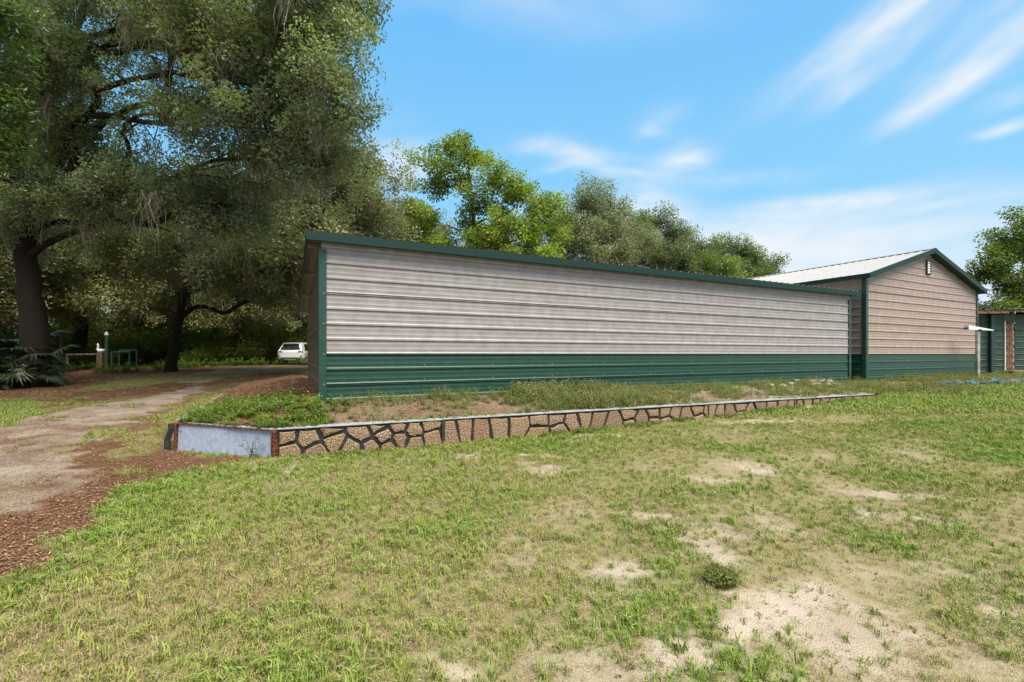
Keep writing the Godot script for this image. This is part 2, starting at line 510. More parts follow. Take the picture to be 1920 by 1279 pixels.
func make_materials() -> void:
	var dirt := noise_tex(512, 0.02, Color(0.90, 0.89, 0.87), Color(1, 1, 1), 21, 5, 1.4, 0.05)
	var streaky := noise_tex(512, 0.012, Color(0.80, 0.78, 0.74), Color(1, 1, 1), 22, 5, 1.8, 0.08)
	var grain := noise_tex(1024, 0.11, Color(0.70, 0.68, 0.66), Color(1, 1, 1), 23, 3, 0.9, 0.75)
	var soil_bump := noise_tex(1024, 0.10, Color(0, 0, 0), Color(1, 1, 1), 24, 4, 1.4, 0.2)
	var pebble := noise_tex(512, 0.055, Color(0.50, 0.38, 0.31), Color(1, 0.97, 0.92), 25, 3, 1.8, 0.35)
	var pebble_bump := noise_tex(512, 0.055, Color(0, 0, 0), Color(1, 1, 1), 25, 3, 3.0, 0.2)
	var bark := noise_tex(512, 0.07, Color(0.35, 0.32, 0.30), Color(1, 1, 1), 26, 5, 2.2, 0.2)
	var rust := noise_tex(256, 0.03, Color(0.35, 0.2, 0.13), Color(1, 0.85, 0.7), 27, 5, 2.2, 0.2)
	var wood := noise_tex(512, 0.02, Color(0.45, 0.40, 0.36), Color(1, 1, 1), 28, 4, 2.2, 0.15, 4)
	mat("cream_paint", lin(0.287, 0.272, 0.292), 0.38, {"tex": dirt, "scale": 0.35})
	mat("tan_paint", lin(0.315, 0.247, 0.23), 0.4, {"tex": dirt, "scale": 0.35})
	mat("green_paint", lin(0.013, 0.056, 0.044), 0.36, {"tex": dirt, "scale": 0.5})
	mat("shed_green", lin(0.028, 0.066, 0.055), 0.5, {"tex": streaky, "scale": 0.6})
	mat("fascia_green", lin(0.008, 0.03, 0.026), 0.5, {"spec": 0.3})
	mat("end_painted_reflection", lin(0.13, 0.098, 0.078), 0.3, {"tex": streaky, "scale": 0.5})  # cream end wall with its dark grazing reflection painted into the colour
	mat("roof_white", lin(0.33, 0.33, 0.34), 0.35, {"tex": dirt, "scale": 0.3})
	mat("roof_green", lin(0.03, 0.085, 0.075), 0.35)
	mat("zinc", lin(0.55, 0.55, 0.55), 0.4, {"metal": 0.6, "tex": streaky, "scale": 0.6})
	mat("screw", lin(0.55, 0.57, 0.55), 0.35, {"metal": 0.5})
	mat("ground", Color(1, 1, 1), 0.95, {"vcol": true, "tex": grain, "world": true, "scale": 0.9, "bump": soil_bump, "bump_cm": 0.35, "spec": 0.2})
	mat("pebbled_stone", lin(0.45, 0.38, 0.315), 0.85, {"vcol": true, "tex": pebble, "scale": 1.5, "bump": pebble_bump, "bump_cm": 0.5})
	mat("black_mortar", lin(0.022, 0.022, 0.024), 0.6, {"tex": streaky, "scale": 3.0})
	mat("pale_cap", lin(0.29, 0.32, 0.36), 0.5, {"tex": streaky, "scale": 1.3})
	mat("pale_sheet", lin(0.36, 0.43, 0.58), 0.45, {"tex": dirt, "scale": 1.2})
	mat("rust", lin(0.21, 0.085, 0.042), 0.8, {"tex": rust, "scale": 4.0})
	mat("black_rubber", lin(0.02, 0.02, 0.022), 0.6)
	mat("bark", lin(0.052, 0.044, 0.037), 0.95, {"tex": bark, "scale": 1.2, "bump": bark, "bump_cm": 1.2, "spec": 0.2})
	mat("pale_bark", lin(0.17, 0.15, 0.125), 0.95, {"tex": bark, "scale": 1.2, "bump": bark, "bump_cm": 0.8, "spec": 0.2})
	mat("leaf", Color(1, 1, 1), 0.38, {"vcol": true, "backlight": Color(0.85, 0.95, 0.6), "spec": 0.5})
	mat("soft_leaf", Color(1, 1, 1), 0.6, {"vcol": true, "backlight": Color(0.85, 0.9, 0.25), "spec": 0.3})
	mat("moss", Color(1, 1, 1), 0.95, {"vcol": true, "backlight": Color(0.3, 0.3, 0.25), "spec": 0.1})
	mat("blade", Color(1, 1, 1), 0.55, {"vcol": true, "backlight": Color(0.5, 0.6, 0.2), "spec": 0.3})
	mat("dead_leaf", Color(1, 1, 1), 0.85, {"vcol": true, "spec": 0.2})
	mat("palm_leaf", Color(1, 1, 1), 0.38, {"vcol": true, "backlight": Color(0.2, 0.25, 0.1), "spec": 0.5})
	mat("wood_old", lin(0.30, 0.26, 0.22), 0.9, {"tex": wood, "scale": 1.5})
	mat("wood_brown", lin(0.24, 0.145, 0.085), 0.9, {"tex": wood, "scale": 2.0})
	mat("gate_green", lin(0.014, 0.05, 0.035), 0.45)
	mat("white_plastic", lin(0.66, 0.68, 0.74), 0.35)
	mat("car_paint", lin(0.6, 0.62, 0.67), 0.25)
	M.car_paint.clearcoat_enabled = true
	M.car_paint.clearcoat = 0.8
	M.car_paint.clearcoat_roughness = 0.05
	mat("car_glass", lin(0.012, 0.014, 0.016), 0.06, {"spec": 0.7})
	mat("car_black", lin(0.018, 0.018, 0.02), 0.5)
	mat("tyre", lin(0.02, 0.02, 0.02), 0.85)
	mat("alloy", lin(0.45, 0.45, 0.46), 0.35, {"metal": 0.8})
	mat("tail_red", lin(0.16, 0.02, 0.02), 0.15)
	mat("blue_stone", Color(1, 1, 1), 0.7, {"vcol": true, "tex": streaky, "scale": 3.0, "bump": pebble_bump, "bump_cm": 0.8})
	mat("white_louvre", lin(0.72, 0.74, 0.76), 0.45)

# ------------------------------------------------------------------ ground
func grid_lines(lo: float, hi: float, a: float, b: float, fine: float, grow: float) -> PackedFloat32Array:
	var inner := PackedFloat32Array()
	var t := a
	while t <= b:
		inner.append(t); t += fine
	var left := PackedFloat32Array()
	var step := fine
	t = a
	while t > lo:
		step *= grow
		t -= step
		left.append(maxf(t, lo))
	left.reverse()
	var right := PackedFloat32Array()
	step = fine
	t = inner[inner.size() - 1]
	while t < hi:
		step *= grow
		t += step
		right.append(minf(t, hi))
	var all := left
	all.append_array(inner)
	all.append_array(right)
	return all

func make_ground() -> void:
	var xs := grid_lines(-420.0, 420.0, -9.0, 9.0, 0.085, 1.06)
	var ds := grid_lines(-120.0, 480.0, 0.4, 12.5, 0.085, 1.06)
	var mb := MB.new()
	var nx := xs.size()
	for d in ds:
		for x in xs:
			mb.v.append(P(x, d, land_bumpy(x, d)))
			mb.c.append(ground_color(x, d))
	mb.n.resize(mb.v.size())
	for j in ds.size():
		for k in nx:
			var a := mb.v[j * nx + mini(k + 1, nx - 1)] - mb.v[j * nx + maxi(k - 1, 0)]
			var b := mb.v[mini(j + 1, ds.size() - 1) * nx + k] - mb.v[maxi(j - 1, 0) * nx + k]
			mb.n[j * nx + k] = a.cross(b).normalized()
	for j in ds.size() - 1:
		for k in nx - 1:
			var o := j * nx + k
			mb.i.append(o); mb.i.append(o + nx); mb.i.append(o + 1)
			mb.i.append(o + 1); mb.i.append(o + nx); mb.i.append(o + nx + 1)
	structure("ground", mb.mesh(M.ground))

func make_bed() -> void:
	var mb := MB.new()
	var rows := 40
	var cols := 190
	for j in cols + 1:
		var lx := lerpf(-1.68, 12.6, float(j) / cols)
		for k in rows + 1:
			var t := float(k) / rows
			var zf := bed_front(lx) - 0.02
			var zb := -8.0 if lx < 0.08 else -0.5
			var lz := lerpf(zf, zb, t)
			if lx < 0.08: lz = lerpf(zf, zb, t * t * 0.6 + t * 0.4)
			var h := bed_height(lx, lz)
			if lx > 10.6: h -= 0.3 * smoothstep(10.6, 12.4, lx) * (1.0 - t)
			mb.v.append(Vector3(lx, h, lz))
			var mid := n_mid.get_noise_2d(lx * 3.0, lz * 3.0)
			var fine := n_small.get_noise_2d(lx, lz)
			var c := Color(0.24, 0.18, 0.135).lerp(Color(0.17, 0.115, 0.08), clampf(0.5 + fine + mid, 0.0, 1.0))
			c = c.lerp(Color(0.336, 0.296, 0.248), clampf(smoothstep(4.5, 8.0, lx) * (0.6 + mid * 1.5), 0.0, 1.0))
			if lx < -0.1: c = c.lerp(Color(0.120, 0.068, 0.040), 0.7)
			mb.c.append(c)
	mb.n.resize(mb.v.size())
	for j in cols + 1:
		for k in rows + 1:
			var a := mb.v[mini(j + 1, cols) * (rows + 1) + k] - mb.v[maxi(j - 1, 0) * (rows + 1) + k]
			var b := mb.v[j * (rows + 1) + mini(k + 1, rows)] - mb.v[j * (rows + 1) + maxi(k - 1, 0)]
			mb.n[j * (rows + 1) + k] = a.cross(b).normalized()
	for j in cols:
		for k in rows:
			var o := j * (rows + 1) + k
			mb.i.append(o); mb.i.append(o + 1); mb.i.append(o + rows + 1)
			mb.i.append(o + rows + 1); mb.i.append(o + 1); mb.i.append(o + rows + 2)
	var o := structure("raised_ground", mb.mesh(M.ground))
	o.position = P(-2.83, 6.68)
	o.rotation.y = YAW

# ------------------------------------------------------------------ retaining wall
func make_retaining_wall() -> void:
	# front run: from the rusty corner (-2.67, 5.12) to (7.73, 9.6)
	var turn := atan2(4.48, 10.4)
	var w := thing("retaining_wall", "low retaining wall of brown stones with thick black joints along the lawn", "retaining wall", P(-2.67, 5.12), turn)
	var length := 11.32
	var mb := MB.new()
	# mortar core
	mb.box(Vector3(length * 0.5, 0.09, -0.075), Vector3(length, 0.5, 0.13))
	part("mortar_core", mb.mesh(M.black_mortar), w)
	# stones: cells round scattered seeds, shrunk by half a joint
	rng.seed = 77
	var seeds: Array[Vector2] = []
	var fixed := [[0.07, 0.28], [0.11, 0.06], [0.34, 0.23], [0.55, 0.31], [0.60, 0.16], [0.42, 0.04], [0.80, 0.07], [0.90, 0.24], [1.10, 0.32], [1.18, 0.19], [1.02, 0.05], [1.36, 0.31], [1.38, 0.12], [1.55, 0.24], [1.24, 0.03], [1.56, 0.06], [1.75, 0.30], [1.78, 0.12]]
	for q in fixed: seeds.append(Vector2(q[0], q[1]))
	var s := 2.02
	while s < length - 0.05:
		var wdt := rr(0.19, 0.31)
		var yy := rr(0.12, 0.28)
		if rng.randf() < 0.38 and s < 8.0:
			seeds.append(Vector2(s + rr(-0.02, 0.02), 0.29))
			seeds.append(Vector2(s + rr(-0.02, 0.06), 0.06))
		else:
			seeds.append(Vector2(s, yy))
		s += wdt
	for k in seeds.size():
		var a := seeds[k]
		var gnd := land(-2.67 + a.x * 0.9185, 5.12 + a.x * 0.3957)
		var top := 0.337
		var poly := PackedVector2Array([Vector2(maxf(0.0, a.x - 0.4), gnd - 0.08), Vector2(minf(length, a.x + 0.4), gnd - 0.08), Vector2(minf(length, a.x + 0.4), top), Vector2(maxf(0.0, a.x - 0.4), top)])
		for j in seeds.size():
			if j == k or absf(seeds[j].x - a.x) > 0.8: continue
			poly = clip_half(poly, a, seeds[j])
			if poly.size() < 3: break
		if poly.size() < 3: continue
		# weather the outline: add midpoints and nudge them
		var rough := PackedVector2Array()
		for q in poly.size():
			var p0 := poly[q]
			var p1 := poly[(q + 1) % poly.size()]
			rough.append(p0)
			if p0.distance_to(p1) > 0.07:
				var nrm := (p1 - p0).orthogonal().normalized()
				rough.append(p0.lerp(p1, 0.35) + nrm * rr(-0.012, 0.014))
				rough.append(p0.lerp(p1, 0.7) + nrm * rr(-0.012, 0.014))
		var shrunk := Geometry2D.offset_polygon(rough, -rr(0.016, 0.024), Geometry2D.JOIN_ROUND)
		if shrunk.is_empty(): continue
		var pl: PackedVector2Array = thin_out(shrunk[0], 0.022)
		if pl.size() < 3: continue
		if Geometry2D.is_polygon_clockwise(pl): pl.reverse()
		var st := MB.new()
		var tone := rr(0.78, 1.18)
		st.col = Color(tone * rr(0.95, 1.1), tone, tone * rr(0.85, 1.0))
		st.slab(pl, -0.02, rr(0.006, 0.02), 0.009, rr(0.001, 0.006))
		part("stone", st.mesh(M.pebbled_stone), w)
	# metal edging on top, in lengths
	var cuts := [0.0, 1.92, 4.1, 6.55, 7.5, 8.75, 11.3]
	for k in cuts.size() - 1:
		var cb := MB.new()
		var l: float = cuts[k + 1] - cuts[k] - 0.006
		cb.box(Vector3((cuts[k] + cuts[k + 1]) * 0.5, 0.347 + rr(-0.002, 0.003), -0.055 + rr(-0.004, 0.004)), Vector3(l, 0.015, 0.15), Basis(Vector3(0, 1, 0), rr(-0.002, 0.002)), 0.003)
		part("edging_strip", cb.mesh(M.pale_cap), w)
	# some black posts dividing the run
	for sx in [1.93, 6.56, 8.76]:
		var pb := MB.new()
		pb.box(Vector3(sx, 0.12, 0.001), Vector3(0.045, 0.42, 0.03), Basis.IDENTITY, 0.004)
		part("joint_strip", pb.mesh(M.black_mortar), w)
	# chamfer: pale sheet in a rusty frame between (-2.67, 5.12) and (-4.2, 5.65)
	var a2 := Vector2(-4.2, 5.65)
	var b2 := Vector2(-2.67, 5.12)
	var t2 := atan2(b2.y - a2.y, b2.x - a2.x)
	var l2 := a2.distance_to(b2)
	var pnl := thing("sheet_panel", "pale blue white metal sheet in a rusty frame closing the end of the bed", "metal panel", P(a2.x, a2.y), t2)
	var sh := MB.new()
	var nseg := 16
	for k in nseg:
		var x0 := 0.035 + (l2 - 0.09) * k / nseg
		var x1 := 0.035 + (l2 - 0.09) * (k + 1) / nseg
		var z0 := 0.012 * sin(x0 * 3.1) + 0.004 * sin(x0 * 11.0)
		var z1 := 0.012 * sin(x1 * 3.1) + 0.004 * sin(x1 * 11.0)
		sh.quad(Vector3(x0, -0.1, z0 + 0.02), Vector3(x1, -0.1, z1 + 0.02), Vector3(x1, 0.322, z1), Vector3(x0, 0.322, z0))
		sh.quad(Vector3(x1, -0.1, z1 + 0.014), Vector3(x0, -0.1, z0 + 0.014), Vector3(x0, 0.322, z0 - 0.006), Vector3(x1, 0.322, z1 - 0.006))
	part("sheet", sh.mesh(M.pale_sheet), pnl)
	var fr := MB.new()
	fr.box(Vector3(l2 * 0.5, 0.328, 0.0), Vector3(l2 - 0.04, 0.012, 0.05), Basis.IDENTITY, 0.002)
	part("top_rail", fr.mesh(M.rust), pnl)
	fr = MB.new()
	fr.box(Vector3(l2 * 0.55, 0.342, -0.03), Vector3(l2 * 0.88, 0.012, 0.07), Basis(Vector3(0, 0, 1), -0.004), 0.002)
	part("edging_strip", fr.mesh(M.pale_cap), pnl)
	fr = MB.new()
	fr.box(Vector3(0.012, 0.12, 0.012), Vector3(0.03, 0.44, 0.05), Basis(Vector3(0, 0, 1), 0.02), 0.003)
	part("end_angle", fr.mesh(M.rust), pnl)
	fr = MB.new()
	fr.box(Vector3(l2 - 0.03, 0.1, 0.02), Vector3(0.05, 0.46, 0.035), Basis.IDENTITY, 0.003)
	fr.box(Vector3(l2 - 0.008, 0.1, 0.003), Vector3(0.012, 0.46, 0.06), Basis.IDENTITY, 0.002)
	part("corner_angle", fr.mesh(M.rust), pnl)
	fr = MB.new()
	fr.tube(PackedVector3Array([Vector3(0.09, 0.235, 0.0), Vector3(0.09, 0.235, 0.028)]), PackedFloat32Array([0.008, 0.006]), 8)
	part("bolt", fr.mesh(M.car_black), pnl)
	# torn black liner hanging at the far end of the sheet
	var lin_ := thing("torn_liner", "torn black rubber liner hanging off the end of the pale metal sheet", "liner", P(-4.24, 5.66), t2 + 0.5)
	var lb := MB.new()
	for k in 6:
		var y0 := 0.33 - 0.07 * k
		var y1 := 0.33 - 0.07 * (k + 1)
		var o0 := -0.012 * k + 0.012 * sin(k * 1.7)
		var o1 := -0.012 * (k + 1) + 0.012 * sin((k + 1) * 1.7)
		for j in 3:
			var xa := -0.075 + 0.03 * j + o0
			var xb := -0.075 + 0.03 * (j + 1) + o0
			var xc := -0.075 + 0.03 * (j + 1) + o1
			var xd := -0.075 + 0.03 * j + o1
			var za := 0.02 * (j % 2)
			var zb := 0.02 * ((j + 1) % 2)
			lb.quad(Vector3(xd, y1, za), Vector3(xc, y1, zb), Vector3(xb, y0, zb), Vector3(xa, y0, za))
	part("flap", lb.mesh(M.black_rubber), lin_)
	# side board of the bed going back
	var sb := thing("bed_board", "weathered pale board edging the side of the planted bed", "board", P(-4.2, 5.65), YAW)
	var bb := MB.new()
	bb.box(Vector3(-0.01, 0.17, -2.2), Vector3(0.04, 0.36, 4.3), Basis.IDENTITY, 0.004)
	part("plank", bb.mesh(M.wood_old), sb)
	bb = MB.new()
	bb.box(Vector3(0.03, 0.358, -0.9), Vector3(0.13, 0.014, 1.7), Basis.IDENTITY, 0.003)
	part("cap_board", bb.mesh(M.pale_cap), sb)

func clip_half(poly: PackedVector2Array, a: Vector2, b: Vector2) -> PackedVector2Array:
	var m := (a + b) * 0.5
	var nrm := b - a
	var out := PackedVector2Array()
	for k in poly.size():
		var p := poly[k]
		var q := poly[(k + 1) % poly.size()]
		var dp := (p - m).dot(nrm)
		var dq := (q - m).dot(nrm)
		if dp <= 0.0: out.append(p)
		if (dp < 0.0 and dq > 0.0) or (dp > 0.0 and dq < 0.0):
			out.append(p.lerp(q, dp / (dp - dq)))
	return out

func thin_out(poly: PackedVector2Array, least: float) -> PackedVector2Array:
	var out := PackedVector2Array()
	for p in poly:
		if out.is_empty() or out[out.size() - 1].distance_to(p) > least:
			out.append(p)
	return out

# ------------------------------------------------------------------ ribbed metal
# rows of a ribbed sheet: [position across the ribs, height of the rib]; main ribs at multiples of RIB from "zero"
func rib_rows(lo: float, hi: float, zero: float) -> Array:
	var rows := []
	rows.append(Vector2(lo, 0.0))
	var k := int(floor((lo - zero) / RIB)) - 1
	while zero + k * RIB < hi + RIB:
		var r := zero + k * RIB
		for p in [[-0.030, 0.0], [-0.012, 0.019], [0.012, 0.019], [0.030, 0.0],
			[RIB / 3 - 0.020, 0.0], [RIB / 3 - 0.008, 0.0024], [RIB / 3 + 0.008, 0.0024], [RIB / 3 + 0.020, 0.0],
			[RIB * 2 / 3 - 0.020, 0.0], [RIB * 2 / 3 - 0.008, 0.0024], [RIB * 2 / 3 + 0.008, 0.0024], [RIB * 2 / 3 + 0.020, 0.0]]:
			var y: float = r + p[0]
			if y > lo + 0.004 and y < hi - 0.004:
				rows.append(Vector2(y, p[1]))
		k += 1
	rows.append(Vector2(hi, 0.0))
	return rows

# a wall sheet with ribs running along x: outline limits xl(y), xr(y) given at lo and hi and linear between unless gable
func wall_sheet(mb: MB, lo: float, hi: float, zero: float, xl: Callable, xr: Callable, wavy: float, seed_: float) -> void:
	var rows := rib_rows(lo, hi, zero)
	for k in rows.size() - 1:
		var r0: Vector2 = rows[k]
		var r1: Vector2 = rows[k + 1]
		var l0: float = xl.call(r0.x)
		var l1: float = xl.call(r1.x)
		var e0: float = xr.call(r0.x)
		var e1: float = xr.call(r1.x)
		if e0 - l0 < 0.002 and e1 - l1 < 0.002: continue
		var seg := maxi(1, int(maxf(e0 - l0, e1 - l1) / 0.45))
		for s in seg:
			var t0 := float(s) / seg
			var t1 := float(s + 1) / seg
			var a := lerpf(l0, e0, t0)
			var b := lerpf(l0, e0, t1)
			var c := lerpf(l1, e1, t1)
			var d := lerpf(l1, e1, t0)
			mb.quad(Vector3(a, r0.x, r0.y + dent(a, r0.x, wavy, seed_)), Vector3(b, r0.x, r0.y + dent(b, r0.x, wavy, seed_)), Vector3(c, r1.x, r1.y + dent(c, r1.x, wavy, seed_)), Vector3(d, r1.x, r1.y + dent(d, r1.x, wavy, seed_)))

func dent(x: float, y: float, amount: float, seed_: float) -> float:
	return amount * n_mid.get_noise_3d(x * 1.2, y * 0.9, seed_)

# roof sheet: ribs run down the slope; u across, from u0 to u1; p(u, h, s) gives the place
func roof_sheet(mb: MB, u0: float, u1: float, origin: Vector3, ux: Vector3, down: Vector3, up: Vector3, length: float) -> void:
	var rows := rib_rows(u0, u1, 0.06)
	for k in rows.size() - 1:
		var a: Vector3 = origin + ux * rows[k].x + up * rows[k].y
		var b: Vector3 = origin + ux * rows[k + 1].x + up * rows[k + 1].y
		mb.quad(a + down * length, b + down * length, b, a)

func hex_head() -> ArrayMesh:
	var mb := MB.new()
	mb.tube(PackedVector3Array([Vector3(0, 0, -0.002), Vector3(0, 0, 0.002), Vector3(0, 0, 0.0021), Vector3(0, 0, 0.008)]), PackedFloat32Array([0.009, 0.009, 0.006, 0.0055]), 6)
	return mb.mesh(M.screw)

func make_long_shed() -> void:
	var b := thing("long_shed", "long low metal shed with grey cream siding over a green lower band", "shed", P(-2.83, 6.68), YAW)
	var L := 13.9
	var top := 2.87
	var slope := 0.14
	var deep := 5.2
	var full := func(_y): return L
	var none := func(_y): return 0.0
	# front: sheets one above the other (0.914 m wide), lower ones green
	var bands := [[0.25, 0.743, "green_paint"], [0.743, EYE, "green_paint"], [EYE, 2.114, "cream_paint"], [2.114, top, "cream_paint"]]
	for k in bands.size():
		var mb := MB.new()
		wall_sheet(mb, bands[k][0] + (0.0 if k == 0 else 0.001), bands[k][1], EYE, none, full, 0.0012, k * 7.0)
		part("siding_sheet", mb.mesh(M[bands[k][2]]), b)
	# end wall: top follows the falling roof
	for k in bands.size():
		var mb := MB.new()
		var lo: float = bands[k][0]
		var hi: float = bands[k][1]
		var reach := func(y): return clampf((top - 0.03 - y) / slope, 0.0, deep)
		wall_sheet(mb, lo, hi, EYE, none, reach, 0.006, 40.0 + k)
		var o := part("siding_sheet", mb.mesh(M.end_painted_reflection), b)
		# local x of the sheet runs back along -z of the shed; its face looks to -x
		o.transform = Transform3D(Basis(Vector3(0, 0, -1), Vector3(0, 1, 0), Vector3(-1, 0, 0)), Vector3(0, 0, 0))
	for k in bands.size():
		var mb := MB.new()
		var reach := func(y): return clampf((top - 0.03 - y) / slope, 0.0, deep)
		wall_sheet(mb, bands[k][0], bands[k][1], EYE, none, reach, 0.006, 60.0 + k)
		var o := part("siding_sheet", mb.mesh(M[bands[k][2]]), b)
		o.transform = Transform3D(Basis(Vector3(0, 0, -1), Vector3(0, 1, 0), Vector3(1, 0, 0)), Vector3(L, 0, 0))
	var bk := MB.new()
	wall_sheet(bk, 0.25, top - slope * deep - 0.06, EYE, none, full, 0.006, 90.0)
	var bo := part("siding_sheet", bk.mesh(M.cream_paint), b)
	bo.transform = Transform3D(Basis(Vector3(-1, 0, 0), Vector3(0, 1, 0), Vector3(0, 0, -1)), Vector3(L, 0, -deep))
	# corner trims
	for cx in [0.0, L]:
		var mb := MB.new()
		var sg := 1.0 if cx == 0.0 else -1.0
		mb.box(Vector3(cx + sg * 0.04 - sg * 0.02, 1.5, 0.026), Vector3(0.105, 2.5, 0.012), Basis.IDENTITY, 0.003)
		mb.box(Vector3(cx - sg * 0.028, 1.5, -0.03), Vector3(0.012, 2.5, 0.1), Basis.IDENTITY, 0.003)
		part("corner_trim", mb.mesh(M.green_paint), b)
	# roof: panels 0.914 m wide falling to the back
	var over := 0.2
	var fz := 0.16
	var origin := Vector3(-over, top + 0.108, fz)
	var down := Vector3(0, -slope, -1).normalized()
	var up := Vector3(0, 1, -slope).normalized()
	var u := 0.0
	var total := L + 2 * over
	while u < total - 0.01:
		var mb := MB.new()
		var e := minf(u + RIB * 4, total)
		roof_sheet(mb, u, e, origin + up * (0.001 if int(u / 0.9) % 2 else 0.0), Vector3.RIGHT, down, up, deep + fz + 0.3)
		part("roof_sheet", mb.mesh(M.roof_white), b)
		u = e
	# eave trim along the front, and along both ends
	var tr := MB.new()
	tr.box(Vector3(L * 0.5, top + 0.034, fz + 0.004), Vector3(total + 0.02, 0.125, 0.01), Basis.IDENTITY, 0.003)
	tr.box(Vector3(L * 0.5, top - 0.025, fz - 0.02), Vector3(total, 0.008, 0.045), Basis.IDENTITY, 0.002)
	part("eave_trim", tr.mesh(M.fascia_green), b)
	for cx in [-over - 0.004, L + over + 0.004]:
		tr = MB.new()
		var bs := Basis(Vector3.RIGHT, up, Vector3.RIGHT.cross(up))
		tr.box(origin + Vector3(cx + over, -0.03, 0) + down * (deep * 0.5 + 0.23), Vector3(0.012, 0.11, deep + 0.46), bs, 0.003)
		part("rake_trim", tr.mesh(M.fascia_green), b)
	# closure strip between wall top and roof
	tr = MB.new()
	tr.box(Vector3(L * 0.5, top + 0.03, -0.03), Vector3(L - 0.05, 0.07, 0.05))
	part("top_rail", tr.mesh(M.zinc), b)
	# frame tubes seen under the roof at the end
	for k in 4:
		tr = MB.new()
		var o := origin + down * (0.5 + k * 1.5) - up * 0.045
		tr.box(o + Vector3(total * 0.5, 0, 0), Vector3(total - 0.06, 0.045, 0.06), Basis(Vector3.RIGHT, up, Vector3.RIGHT.cross(up)))
		part("roof_purlin", tr.mesh(M.zinc), b)
	# screws
	var where := []
	var cols := []
	var x := 1.55
	while x < L:
		for k in range(-3, 7):
			for off in [0.05]:
				where.append(Transform3D(Basis.IDENTITY, Vector3(x + rr(-0.01, 0.01), EYE + k * RIB + off, 0.002)))
				cols.append(Color(1, 1, 1))
		x += 1.22
	for k in 5:
		where.append(Transform3D(Basis.IDENTITY, Vector3(0.035, 0.75 + k * 0.45, 0.033)))
		cols.append(Color(1, 1, 1))
	var sc := copies("screw_heads", hex_head(), where, cols, b)
	sc.set_meta("kind", "stuff")

